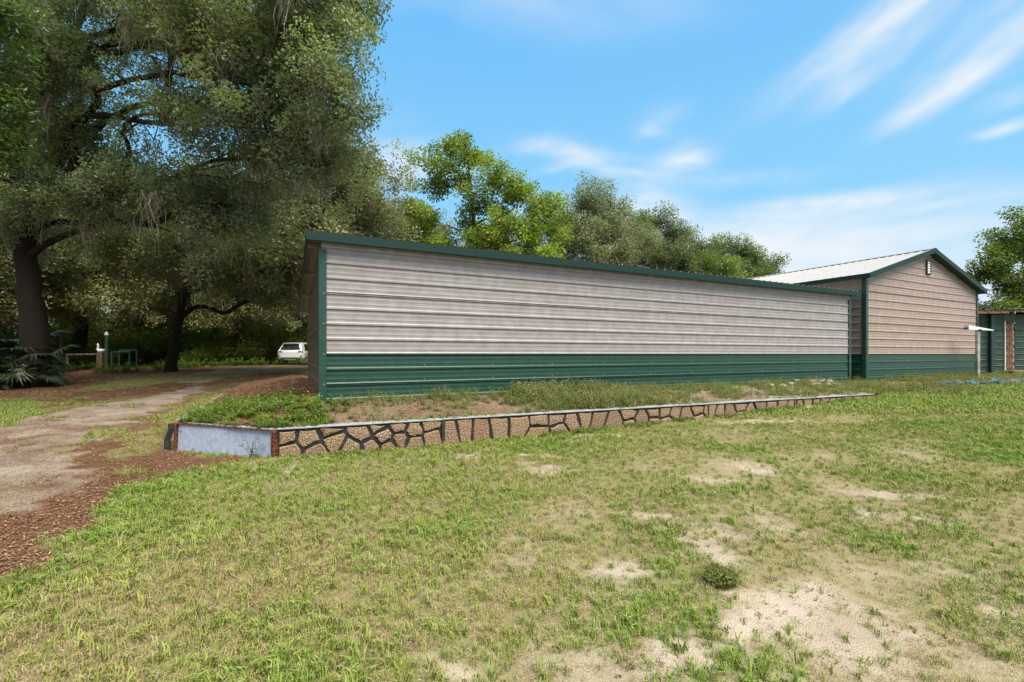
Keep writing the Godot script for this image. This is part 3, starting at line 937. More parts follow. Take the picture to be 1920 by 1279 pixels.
func make_gable_shed() -> void:
	var b := thing("gable_shed", "tall tan metal shed with white gable roof and green trim", "shed", P(10.2, 13.0), YAW)
	var W := 7.34
	var eave := 3.42
	var ridge := 4.46
	var pitch := (ridge - eave) / (W * 0.5)
	var deep := 10.0
	var gl := func(y): return clampf((y - eave) / pitch, 0.0, W * 0.5)
	var gr := func(y): return W - clampf((y - eave) / pitch, 0.0, W * 0.5)
	var bands := [[0.25, EYE, "green_paint"], [EYE, 2.114, "tan_paint"], [2.114, 3.028, "tan_paint"], [3.028, eave, "tan_paint"], [eave, ridge, "tan_paint"]]
	for k in bands.size():
		var mb := MB.new()
		wall_sheet(mb, bands[k][0], bands[k][1], EYE, gl, gr, 0.0012, 11.0 + k)
		part("siding_sheet", mb.mesh(M[bands[k][2]]), b)
	var none := func(_y): return 0.0
	var dp := func(_y): return deep
	for side in 2:
		for k in 4:
			var mb := MB.new()
			wall_sheet(mb, bands[k][0], bands[k][1], EYE, none, dp, 0.006, 21.0 + k + side * 9)
			var o := part("siding_sheet", mb.mesh(M[bands[k][2]]), b)
			o.transform = Transform3D(Basis(Vector3(0, 0, -1), Vector3(0, 1, 0), Vector3(-1, 0, 0)), Vector3(0, 0, 0)) if side == 0 else Transform3D(Basis(Vector3(0, 0, -1), Vector3(0, 1, 0), Vector3(1, 0, 0)), Vector3(W, 0, 0))
	for k in bands.size():
		var mb := MB.new()
		wall_sheet(mb, bands[k][0], bands[k][1], EYE, gl, gr, 0.006, 71.0 + k)
		var o := part("siding_sheet", mb.mesh(M[bands[k][2]]), b)
		o.position.z = -deep
	for cx in [0.0, W]:
		var mb := MB.new()
		var sg := 1.0 if cx == 0.0 else -1.0
		mb.box(Vector3(cx + sg * 0.03, 1.85, 0.027), Vector3(0.11, 3.1, 0.012), Basis.IDENTITY, 0.003)
		mb.box(Vector3(cx - sg * 0.028, 1.85, -0.03), Vector3(0.012, 3.1, 0.11), Basis.IDENTITY, 0.003)
		part("corner_trim", mb.mesh(M.green_paint), b)
	# roof
	var over := 0.2
	var fz := 0.2
	var run := W * 0.5 + over
	var slen := run * sqrt(1.0 + pitch * pitch)
	var ry := ridge + 0.12
	for side in 2:
		var sg := -1.0 if side == 0 else 1.0
		var down := Vector3(sg, -pitch, 0).normalized()
		var up := Vector3(sg * pitch, 1, 0).normalized()
		var u := 0.0
		var total := deep + 2 * fz
		while u < total - 0.01:
			var mb := MB.new()
			var e := minf(u + RIB * 4, total)
			roof_sheet(mb, u, e, Vector3(W * 0.5, ry, fz), Vector3(0, 0, -1), down, up, slen)
			part("roof_sheet", mb.mesh(M.roof_white), b)
			u = e
		var tr := MB.new()
		var bs := Basis(down, up, down.cross(up))
		tr.box(Vector3(W * 0.5, ry - 0.055, fz + 0.005) + down * (slen * 0.5), Vector3(slen, 0.15, 0.012), bs, 0.003)
		part("rake_trim", tr.mesh(M.fascia_green), b)
		tr = MB.new()
		tr.box(Vector3(W * 0.5, ry - 0.06, fz * 0.5) + down * (slen * 0.5) - up * 0.06, Vector3(slen - 0.02, 0.008, fz - 0.03), bs, 0.002)
		part("rake_soffit", tr.mesh(M.fascia_green), b)
		tr = MB.new()
		tr.box(Vector3(W * 0.5 + sg * (run + 0.005), ry - pitch * run - 0.05, -deep * 0.5), Vector3(0.012, 0.13, total), Basis.IDENTITY, 0.003)
		part("eave_trim", tr.mesh(M.fascia_green), b)
		tr = MB.new()
		tr.box(Vector3(W * 0.5, ry + 0.032, -deep * 0.5) + down * 0.09, Vector3(0.19, 0.006, total + 0.02), bs)
		part("ridge_cap", tr.mesh(M.roof_white), b)
	# louvred vent in the gable
	var v := part("vent", MeshHelperBoxFrame(), b)
	v.position = Vector3(W * 0.5, 3.67 + 0.34, 0.03)
	for k in 5:
		var mb := MB.new()
		mb.box(Vector3(0, -0.15 + k * 0.078, 0.0), Vector3(0.2, 0.066, 0.008), Basis(Vector3(1, 0, 0), -0.35), 0.001)
		part("louvre", mb.mesh(M.white_louvre), v)
	# screws down the gable
	var where := []
	var cols := []
	for x in [1.2, 2.4, 3.6, 4.8, 6.1]:
		for k in range(-3, 10):
			where.append(Transform3D(Basis.IDENTITY, Vector3(x, EYE + k * RIB + 0.05, 0.002)))
			cols.append(Color(1, 1, 1))
	var sc := copies("screw_heads", hex_head(), where, cols, b)
	sc.set_meta("kind", "stuff")

func MeshHelperBoxFrame() -> ArrayMesh:
	var mb := MB.new()
	mb.box(Vector3(0, 0.215, 0), Vector3(0.27, 0.035, 0.05), Basis.IDENTITY, 0.003)
	mb.box(Vector3(0, -0.215, 0), Vector3(0.27, 0.035, 0.05), Basis.IDENTITY, 0.003)
	mb.box(Vector3(0.118, 0, 0), Vector3(0.034, 0.394, 0.048), Basis.IDENTITY, 0.003)
	mb.box(Vector3(-0.118, 0, 0), Vector3(0.034, 0.394, 0.048), Basis.IDENTITY, 0.003)
	return mb.mesh(M.green_paint)

func make_green_shed() -> void:
	var b := thing("green_shed", "small low dark green metal shed with a weathered plank door", "shed", P(17.3, 17.3), 0.02)
	var W := 6.5
	var top := 2.72
	# side walls either side of the door opening
	var spans := [[0.0, 1.62], [2.06, W]]
	for sp in spans:
		for bd in [[0.3, EYE], [EYE, 2.114], [2.114, top]]:
			var mb := MB.new()
			var a: float = sp[0]
			var e: float = sp[1]
			wall_sheet(mb, bd[0], bd[1], EYE, func(_y): return a, func(_y): return e, 0.012, a * 3.0 + bd[0])
			part("siding_sheet", mb.mesh(M.shed_green), b)
	for cx in [0.0, W]:
		var mb := MB.new()
		wall_sheet(mb, 0.3, top - 0.1, EYE, func(_y): return 0.0, func(_y): return 3.5, 0.01, 5.0 + cx)
		var o := part("siding_sheet", mb.mesh(M.shed_green), b)
		o.transform = Transform3D(Basis(Vector3(0, 0, -1), Vector3(0, 1, 0), Vector3(-1, 0, 0) if cx == 0.0 else Vector3(1, 0, 0)), Vector3(cx, 0, 0))
	var back := MB.new()
	wall_sheet(back, 0.3, top - 0.1, EYE, func(_y): return 0.0, func(_y): return W, 0.01, 8.0)
	var bo := part("siding_sheet", back.mesh(M.shed_green), b)
	bo.position.z = -3.5
	var p := MB.new()
	p.box(Vector3(1.07, 1.5, 0.07), Vector3(0.13, 2.4, 0.09), Basis.IDENTITY, 0.006)
	part("post", p.mesh(M.green_paint), b)
	# lintel over the door
	p = MB.new()
	p.box(Vector3(1.84, 2.6, 0.0), Vector3(0.5, 0.3, 0.03), Basis.IDENTITY, 0.003)
	part("lintel", p.mesh(M.shed_green), b)
	# door of old planks
	var dm := MB.new()
	dm.box(Vector3(1.84, 1.5, -0.03), Vector3(0.42, 1.9, 0.02))
	var door := part("door", dm.mesh(M.wood_old), b)
	for k in 4:
		dm = MB.new()
		dm.box(Vector3(1.69 + k * 0.1, 1.52 + rr(-0.03, 0.03), -0.005 + rr(-0.003, 0.003)), Vector3(0.092, 1.9 + rr(-0.06, 0.04), 0.022), Basis(Vector3(0, 0, 1), rr(-0.01, 0.01)), 0.004)
		part("plank", dm.mesh(M.wood_brown if k in [1, 2] else M.wood_old), door)
	dm = MB.new()
	dm.box(Vector3(1.63, 1.5, 0.02), Vector3(0.03, 1.95, 0.05), Basis.IDENTITY, 0.003)
	part("door_frame", dm.mesh(M.white_plastic), b)
	# sill
	dm = MB.new()
	dm.box(Vector3(2.2, 0.5, 0.2), Vector3(1.2, 0.14, 0.4), Basis.IDENTITY, 0.01)
	part("doorstep", dm.mesh(M.wood_old), b)
	# roof of zinc sheets on old timber
	var down := Vector3(0, -0.05, -1).normalized()
	var up := Vector3(0, 1, -0.05).normalized()
	var u := 0.0
	while u < W + 0.5:
		var mb := MB.new()
		var e := minf(u + RIB * 4, W + 0.5)
		roof_sheet(mb, u, e, Vector3(-0.2, top + 0.17 + rr(-0.006, 0.006), 0.42), Vector3.RIGHT, down, up, 4.3)
		part("roof_sheet", mb.mesh(M.zinc), b)
		u = e
	dm = MB.new()
	dm.box(Vector3(0.6, top + 0.07, 0.36), Vector3(1.6, 0.14, 0.04), Basis(Vector3(0, 0, 1), 0.012), 0.006)
	part("fascia_board", dm.mesh(M.wood_brown), b)
	dm = MB.new()
	dm.box(Vector3(3.2, top + 0.09, 0.35), Vector3(3.5, 0.1, 0.04), Basis(Vector3(0, 0, 1), -0.012), 0.006)
	part("fascia_board", dm.mesh(M.wood_old), b)
	for k in 5:
		dm = MB.new()
		dm.box(Vector3(0.1 + k * 1.5, top + 0.05, -1.5), Vector3(0.05, 0.1, 3.8))
		part("rafter", dm.mesh(M.wood_old), b)

# ------------------------------------------------------------------ car
func loft(mb: MB, sections: Array) -> void:
	# each section: array of Vector3 round the car's outline at one station, same count
	for k in sections.size() - 1:
		var a: Array = sections[k]
		var e: Array = sections[k + 1]
		for q in a.size():
			var q2: int = (q + 1) % a.size()
			mb.quad(a[q], a[q2], e[q2], e[q])

func end_cap(mb: MB, sec: Array, flip: bool) -> void:
	var mid := Vector3.ZERO
	for q in sec: mid += q
	mid /= sec.size()
	for q in sec.size():
		var p0: Vector3 = sec[q]
		var p1: Vector3 = sec[(q + 1) % sec.size()]
		if flip: mb.tri(mid, p1, p0)
		else: mb.tri(mid, p0, p1)

func ring(z: float, hw: float, y0: float, y1: float, r: float, taper: float = 1.0) -> Array:
	# rounded-rectangle section across the car at z
	var out := []
	for q in 4:
		var cx := (hw - r) * (1.0 if q == 0 or q == 3 else -1.0)
		var cy := (y1 - r) if q < 2 else (y0 + r)
		for s in 4:
			var a := PI * 0.5 * (q + s / 3.0)
			var x := cx + cos(a) * r
			var y := cy + sin(a) * r
			var k := lerpf(1.0, taper, clampf((y - y0) / (y1 - y0), 0.0, 1.0))
			out.append(Vector3(x * k, y, z))
	return out

func make_car() -> void:
	# car axes: rear at z = 0 facing +z (towards the viewer), nose at z = -4.5
	var g := land(-16.2, 33.0)
	var b := thing("parked_car", "white hatchback sport utility car parked beyond the end of the long shed", "car", P(-16.25, 33.0, g), 0.2)
	var body := MB.new()
	var lower := [ring(0.02, 0.66, 0.56, 0.94, 0.14), ring(-0.05, 0.82, 0.44, 1.03, 0.2), ring(-0.18, 0.89, 0.34, 1.07, 0.22), ring(-0.45, 0.93, 0.30, 1.08, 0.22), ring(-1.2, 0.94, 0.28, 1.06, 0.2), ring(-3.0, 0.94, 0.28, 1.0, 0.13), ring(-3.9, 0.92, 0.30, 0.92, 0.13), ring(-4.35, 0.82, 0.36, 0.78, 0.12), ring(-4.5, 0.6, 0.42, 0.66, 0.1)]
	lower.reverse()
	loft(body, lower)
	end_cap(body, lower[lower.size() - 1], false)
	end_cap(body, lower[0], true)
	part("body", body.mesh(M.car_paint), b)
	var cab := MB.new()
	var upper := [ring(-0.02, 0.84, 0.95, 1.03, 0.03), ring(-0.22, 0.84, 0.95, 1.34, 0.12, 0.84), ring(-0.42, 0.86, 0.95, 1.56, 0.18, 0.76), ring(-0.9, 0.88, 0.95, 1.66, 0.2, 0.76), ring(-1.9, 0.88, 0.95, 1.68, 0.08, 0.78), ring(-2.6, 0.87, 0.93, 1.56, 0.08, 0.8), ring(-3.3, 0.85, 0.9, 1.02, 0.05, 0.95)]
	upper.reverse()
	loft(cab, upper)
	end_cap(cab, upper[upper.size() - 1], false)
	part("cabin", cab.mesh(M.car_paint), b)
	# roof-edge spoiler
	var sp := MB.new()
	sp.box(Vector3(0, 1.59, -0.34), Vector3(1.1, 0.035, 0.34), Basis(Vector3(1, 0, 0), 0.1), 0.01)
	part("spoiler", sp.mesh(M.car_paint), b)
	var rw := MB.new()
	rw.quad(Vector3(-0.68, 1.10, -0.045), Vector3(0.68, 1.10, -0.045), Vector3(0.52, 1.50, -0.31), Vector3(-0.52, 1.50, -0.31))
	part("rear_window", rw.mesh(M.car_glass), b)
	for s in [-1.0, 1.0]:
		var sw := MB.new()
		var pts := [Vector3(s * 0.874, 1.09, -0.75), Vector3(s * 0.882, 1.08, -2.9), Vector3(s * 0.745, 1.55, -2.35), Vector3(s * 0.735, 1.56, -0.95)]
		if s > 0: sw.quad(pts[0], pts[1], pts[2], pts[3])
		else: sw.quad(pts[1], pts[0], pts[3], pts[2])
		part("side_window", sw.mesh(M.car_glass), b)
		var tl := MB.new()
		tl.box(Vector3(s * 0.70, 0.96, -0.05), Vector3(0.36, 0.11, 0.1), Basis(Vector3(0, 1, 0), s * 0.28) * Basis(Vector3(0, 0, 1), s * 0.12), 0.02)
		var t := part("tail_light", tl.mesh(M.car_glass), b)
		tl = MB.new()
		tl.box(Vector3(s * 0.72, 0.965, -0.005), Vector3(0.12, 0.05, 0.03), Basis(Vector3(0, 1, 0), s * 0.28), 0.008)
		part("red_lens", tl.mesh(M.tail_red), t)
		var ref := MB.new()
		ref.box(Vector3(s * 0.76, 0.68, 0.0), Vector3(0.035, 0.16, 0.05), Basis(Vector3(0, 0, 1), s * 0.45), 0.006)
		part("bumper_vent", ref.mesh(M.car_black), b)
		var mir := MB.new()
		mir.box(Vector3(s * 1.0, 1.1, -2.75), Vector3(0.2, 0.13, 0.1), Basis.IDENTITY, 0.03)
		part("mirror", mir.mesh(M.car_paint), b)
	var bp := MB.new()
	bp.box(Vector3(0, 0.44, -0.06), Vector3(1.4, 0.13, 0.14), Basis.IDENTITY, 0.03)
	part("bumper_lower", bp.mesh(M.car_black), b)
	var sk := MB.new()
	sk.box(Vector3(0, 0.385, -0.01), Vector3(0.8, 0.06, 0.05), Basis.IDENTITY, 0.015)
	part("skid_plate", sk.mesh(M.alloy), b)
	var lp := MB.new()
	lp.box(Vector3(0, 0.80, 0.012), Vector3(0.31, 0.15, 0.012), Basis.IDENTITY, 0.003)
	part("licence_plate", lp.mesh(M.alloy), b)
	var hd := MB.new()
	hd.box(Vector3(0, 0.92, 0.006), Vector3(0.4, 0.03, 0.02), Basis.IDENTITY, 0.004)
	part("tailgate_handle", hd.mesh(M.car_black), b)
	for s in [-1.0, 1.0]:
		for z in [-0.82, -3.55]:
			var tm := MB.new()
			tm.tube(PackedVector3Array([Vector3(s * 0.72, 0.34, z), Vector3(s * 0.74, 0.34, z), Vector3(s * 0.93, 0.34, z), Vector3(s * 0.955, 0.34, z)]), PackedFloat32Array([0.30, 0.345, 0.345, 0.30]), 24)
			var wh := part("wheel", tm.mesh(M.tyre), b)
			tm = MB.new()
			tm.tube(PackedVector3Array([Vector3(s * 0.94, 0.34, z), Vector3(s * 0.962, 0.34, z)]), PackedFloat32Array([0.23, 0.22]), 20)
			part("rim", tm.mesh(M.alloy), wh)

# ------------------------------------------------------------------ small things in the yard
func make_yard_things() -> void:
	# gate remains at the edge of the wood
	var g := land(-24.3, 27.0)
	var gp := thing("gate_post", "green round gate post with a small white finial by the wood", "post", P(-24.3, 27.0, g))
	var mb := MB.new()
	mb.tube(PackedVector3Array([Vector3(0, -0.2, 0), Vector3(0, 2.15, 0)]), PackedFloat32Array([0.075, 0.07]), 12)
	part("pole", mb.mesh(M.gate_green), gp)
	mb = MB.new()
	mb.tube(PackedVector3Array([Vector3(0, 2.13, 0), Vector3(0, 2.2, 0), Vector3(0, 2.27, 0), Vector3(0, 2.36, 0)]), PackedFloat32Array([0.09, 0.1, 0.08, 0.01]), 12)
	part("finial", mb.mesh(M.white_plastic), gp)
	var wp := thing("fence_post", "squat brown timber post beside the green gate post", "post", P(-24.75, 27.1, g))
	mb = MB.new()
	mb.box(Vector3(0, 0.45, 0), Vector3(0.3, 1.3, 0.25), Basis(Vector3(0, 1, 0), 0.2), 0.02)
	part("timber", mb.mesh(M.wood_brown), wp)
	var rl := thing("fence_rail", "grey wooden rail running from the squat post toward the palms", "rail", P(-26.0, 27.3, g))
	mb = MB.new()
	mb.box(Vector3(0, 0.98, 0), Vector3(2.1, 0.08, 0.1), Basis(Vector3(0, 0, 1), 0.01), 0.01)
	part("timber", mb.mesh(M.wood_old), rl)
	mb = MB.new()
	mb.box(Vector3(-0.95, 0.4, 0), Vector3(0.1, 1.2, 0.1), Basis.IDENTITY, 0.01)
	part("leg", mb.mesh(M.wood_old), rl)
	var dk := thing("tall_post", "tall dark wooden post standing behind the palm leaves", "post", P(-27.0, 27.0, g))
	mb = MB.new()
	mb.tube(PackedVector3Array([Vector3(0, -0.2, 0), Vector3(0.01, 1.2, 0), Vector3(0, 2.35, 0)]), PackedFloat32Array([0.11, 0.1, 0.09]), 10, true, 0.05, 2.0)
	part("trunk_pole", mb.mesh(M.bark), dk)
	var sh := thing("metal_gate", "low green metal gate frame with level top bar next to gate post", "gate", P(-23.9, 26.9, land(-23.9, 26.9)))
	for q in [[0.0, 0.0], [0.14, 0.35]]:
		mb = MB.new()
		mb.tube(PackedVector3Array([Vector3(q[0], -0.1, -q[1]), Vector3(q[0], 1.12 + q[1] * 0.3, -q[1])]), PackedFloat32Array([0.045, 0.045]), 8)
		part("upright", mb.mesh(M.gate_green), sh)
		mb = MB.new()
		mb.tube(PackedVector3Array([Vector3(q[0], 1.1 + q[1] * 0.3, -q[1]), Vector3(q[0] + 1.1, 1.12 + q[1] * 0.3, -q[1])]), PackedFloat32Array([0.04, 0.04]), 8)
		part("bar", mb.mesh(M.gate_green), sh)
		mb = MB.new()
		mb.tube(PackedVector3Array([Vector3(q[0] + 1.05, -0.1, -q[1]), Vector3(q[0] + 1.05, 1.1 + q[1] * 0.3, -q[1])]), PackedFloat32Array([0.03, 0.03]), 8)
		part("upright", mb.mesh(M.gate_green), sh)
	var sw := thing("white_ornament", "small white curved ornament on the squat brown post", "ornament", P(-24.82, 27.1, g + 1.1))
	mb = MB.new()
	mb.tube(PackedVector3Array([Vector3(-0.18, 0.42, 0), Vector3(-0.1, 0.5, 0), Vector3(-0.05, 0.38, 0), Vector3(-0.12, 0.2, 0), Vector3(0.0, 0.1, 0), Vector3(0.22, 0.1, 0), Vector3(0.38, 0.18, 0)]), PackedFloat32Array([0.01, 0.05, 0.05, 0.06, 0.12, 0.1, 0.01]), 10)
	part("curved_body", mb.mesh(M.white_plastic), sw)
	# white board on a pole in front of the small green shed
	var g2 := land(15.5, 15.0)
	var sp := thing("board_on_pole", "white narrow board on a grey pole before the green shed", "pole", P(15.5, 15.0, g2))
	mb = MB.new()
	mb.box(Vector3(0, 0.75, 0), Vector3(0.095, 1.75, 0.095), Basis.IDENTITY, 0.01)
	part("pole", mb.mesh(M.zinc), sp)
	mb = MB.new()
	# tapering white board: thick at its near end, thin at the far one
	var bx := Basis(Vector3(0, 1, 0), 0.15)
	var e0 := [Vector3(-0.44, 1.60, -0.07), Vector3(-0.44, 1.60, 0.07), Vector3(-0.44, 1.745, 0.07), Vector3(-0.44, 1.745, -0.07)]
	var e1 := [Vector3(0.58, 1.575, -0.05), Vector3(0.58, 1.575, 0.05), Vector3(0.58, 1.6, 0.05), Vector3(0.58, 1.6, -0.05)]
	for k in 4:
		e0[k] = bx * e0[k]
		e1[k] = bx * e1[k]
	for k in 4:
		mb.quad(e0[k], e0[(k + 1) % 4], e1[(k + 1) % 4], e1[k])
	mb.quad(e0[3], e0[2], e0[1], e0[0])
	mb.quad(e1[0], e1[1], e1[2], e1[3])
	part("board", mb.mesh(M.white_plastic), sp)
	for q in [Vector3(-0.47, 1.64, 0.0), Vector3(-0.02, 1.575, 0.09)]:
		mb = MB.new()
		mb.box(bx * q, Vector3(0.085, 0.07, 0.06), bx, 0.01)
		part("bracket", mb.mesh(M.car_black), sp)
	# painted rocks along the bed before the sheds
	rng.seed = 91
	var cols := [Color(0.04, 0.10, 0.14), Color(0.08, 0.11, 0.12), Color(0.04, 0.20, 0.30), Color(0.03, 0.09, 0.10), Color(0.07, 0.20, 0.26), Color(0.12, 0.125, 0.12), Color(0.04, 0.10, 0.085)]
	var tone := ["dark blue", "slate grey", "bright blue", "dark teal", "light blue", "plain grey", "deep green"]
	for k in 15:
		var t := k / 14.0
		var x := lerpf(10.9, 17.4, t)
		var d := lerpf(11.35, 13.3, t) + rr(-0.06, 0.06)
		var q := k % 7
		var o := thing("painted_rock", "%s painted rock in the border row near the pole" % tone[q], "rock", P(x, d, land(x, d)), rr(-0.4, 0.4), "painted border rocks")
		var rb := rock(rr(0.2, 0.27), rr(0.06, 0.10), rr(0.13, 0.18), k)
		for e in rb.c.size(): rb.c[e] = cols[q] * rr(0.85, 1.15)
		part("stone", rb.mesh(M.blue_stone), o)
	# loose pale stones by the wall at the far end of the bed
	for k in 16:
		var lx := rr(9.4, 12.2)
		var lz := rr(0.25, 0.75)
		var pos := P(-2.83, 6.68) + Vector3(lx * 0.896 + lz * 0.444, 0, -lx * 0.444 + lz * 0.896)
		var o := thing("pale_stone", "small pale loose stone at the foot of the long shed wall", "stone", pos + Vector3(0, bed_height(lx, lz), 0), rr(0, 6), "pale stones by the shed wall")
		var rb := rock(rr(0.05, 0.11), rr(0.03, 0.07), rr(0.05, 0.09), k + 40)
		for e in rb.c.size(): rb.c[e] = Color(0.42, 0.39, 0.36)
		part("stone", rb.mesh(M.blue_stone), o)

func rock(rx: float, ry: float, rz: float, seed_: int) -> MB:
	var mb := MB.new()
	var lat := 7
	var lon := 11
	var pt := func(a: int, o: int) -> Vector3:
		var th := PI * a / lat
		var ph := TAU * (o % lon) / lon
		var dir := Vector3(sin(th) * cos(ph), cos(th), sin(th) * sin(ph))
		var k := 1.0 + 0.34 * n_mid.get_noise_3d(dir.x * 3.0 + seed_ * 7.3, dir.y * 3.0, dir.z * 3.0) * 2.0
		return Vector3(dir.x * rx, dir.y * ry + ry * 0.6, dir.z * rz) * k
	for a in lat:
		for o in lon:
			var p0: Vector3 = pt.call(a, o)
			var p1: Vector3 = pt.call(a, o + 1)
			var p2: Vector3 = pt.call(a + 1, o + 1)
			var p3: Vector3 = pt.call(a + 1, o)
			if a == 0: mb.tri(p0, p2, p3)
			elif a == lat - 1: mb.tri(p0, p1, p2)
			else: mb.quad(p0, p1, p2, p3)
	return mb

# ------------------------------------------------------------------ trees
func ball() -> Vector3:
	var dir := Vector3(rng.randfn(), rng.randfn(), rng.randfn()).normalized()
	return dir * pow(rng.randf(), 0.4)

func leaf_spray(count: int, radius: float, len0: float, len1: float, wid: float, flat: float, m: Material, seed_: int) -> ArrayMesh:
	rng.seed = seed_
	var mb := MB.new()
	for k in count:
		var p := ball() * Vector3(1, flat, 1) * radius * 0.85
		var dir := (p * 0.8 / radius + Vector3(rng.randfn(), rng.randfn() * 0.6 - 0.15, rng.randfn()) * 0.6).normalized()
		var side := dir.cross(Vector3(rng.randfn() * 0.6, 1.0, rng.randfn() * 0.6)).normalized()
		var nrm := side.cross(dir)
		var l := rr(len0, len1)
		var w := l * wid
		var tone := rr(0.75, 1.25)
		mb.col = Color(tone, tone, tone * rr(0.85, 1.1))
		var mid := p + dir * l * 0.5 - nrm * l * 0.08
		mb.tri(p, mid + side * w, p + dir * l)
		mb.tri(p, p + dir * l, mid - side * w)
	return mb.mesh(m)

func moss_hank(seed_: int) -> ArrayMesh:
	rng.seed = seed_
	var mb := MB.new()
	for k in 40:
		var x := rng.randfn() * 0.08
		var z := rng.randfn() * 0.08
		var l := rr(0.15, 0.5) if k % 3 else rr(0.5, 1.0)
		var w := rr(0.004, 0.013)
		var a := rr(0, TAU)
		var sx := Vector3(cos(a), 0, sin(a)) * w
		var p := Vector3(x, rr(-0.05, 0.05), z)
		var tone := rr(0.8, 1.2)
		mb.col = Color(tone, tone, tone)
		var segs := 4
		for s in segs:
			var t0 := float(s) / segs
			var t1 := float(s + 1) / segs
			var q0 := p + Vector3(sin(t0 * 6.0 + k) * 0.05, -l * t0, cos(t0 * 5.0 + k * 2) * 0.05)
			var q1 := p + Vector3(sin(t1 * 6.0 + k) * 0.05, -l * t1, cos(t1 * 5.0 + k * 2) * 0.05)
			var w0 := sx * (1.0 - t0 * 0.8)
			var w1 := sx * (1.0 - t1 * 0.9)
			mb.quad(q1 - w1, q1 + w1, q0 + w0, q0 - w0)
	return mb.mesh(M.moss)

func bend(a: Vector3, b: Vector3, sag: Vector3, n: int, wob: float) -> PackedVector3Array:
	var out := PackedVector3Array()
	var o := Vector3(rng.randf(), rng.randf(), rng.randf()) * 50.0
	for k in n + 1:
		var t := float(k) / n
		var p := a.lerp(b, t) + sag * 4.0 * t * (1.0 - t)
		var e := wob * sin(PI * minf(t * 1.2, 1.0))
		p += Vector3(n_big.get_noise_2d(o.x + t * 9.0, 1), n_big.get_noise_2d(o.y + t * 9.0, 20), n_big.get_noise_2d(o.z + t * 9.0, 40)) * e * 2.4
		p += Vector3(n_mid.get_noise_2d(o.y + t * 6.0, 5), n_mid.get_noise_2d(o.z + t * 6.0, 6), n_mid.get_noise_2d(o.x + t * 6.0, 7)) * e * 0.3
		out.append(p)
	return out

func radii(r0: float, r1: float, n: int) -> PackedFloat32Array:
	var out := PackedFloat32Array()
	for k in n + 1:
		out.append(lerpf(r0, r1, pow(float(k) / n, 0.8)))
	return out

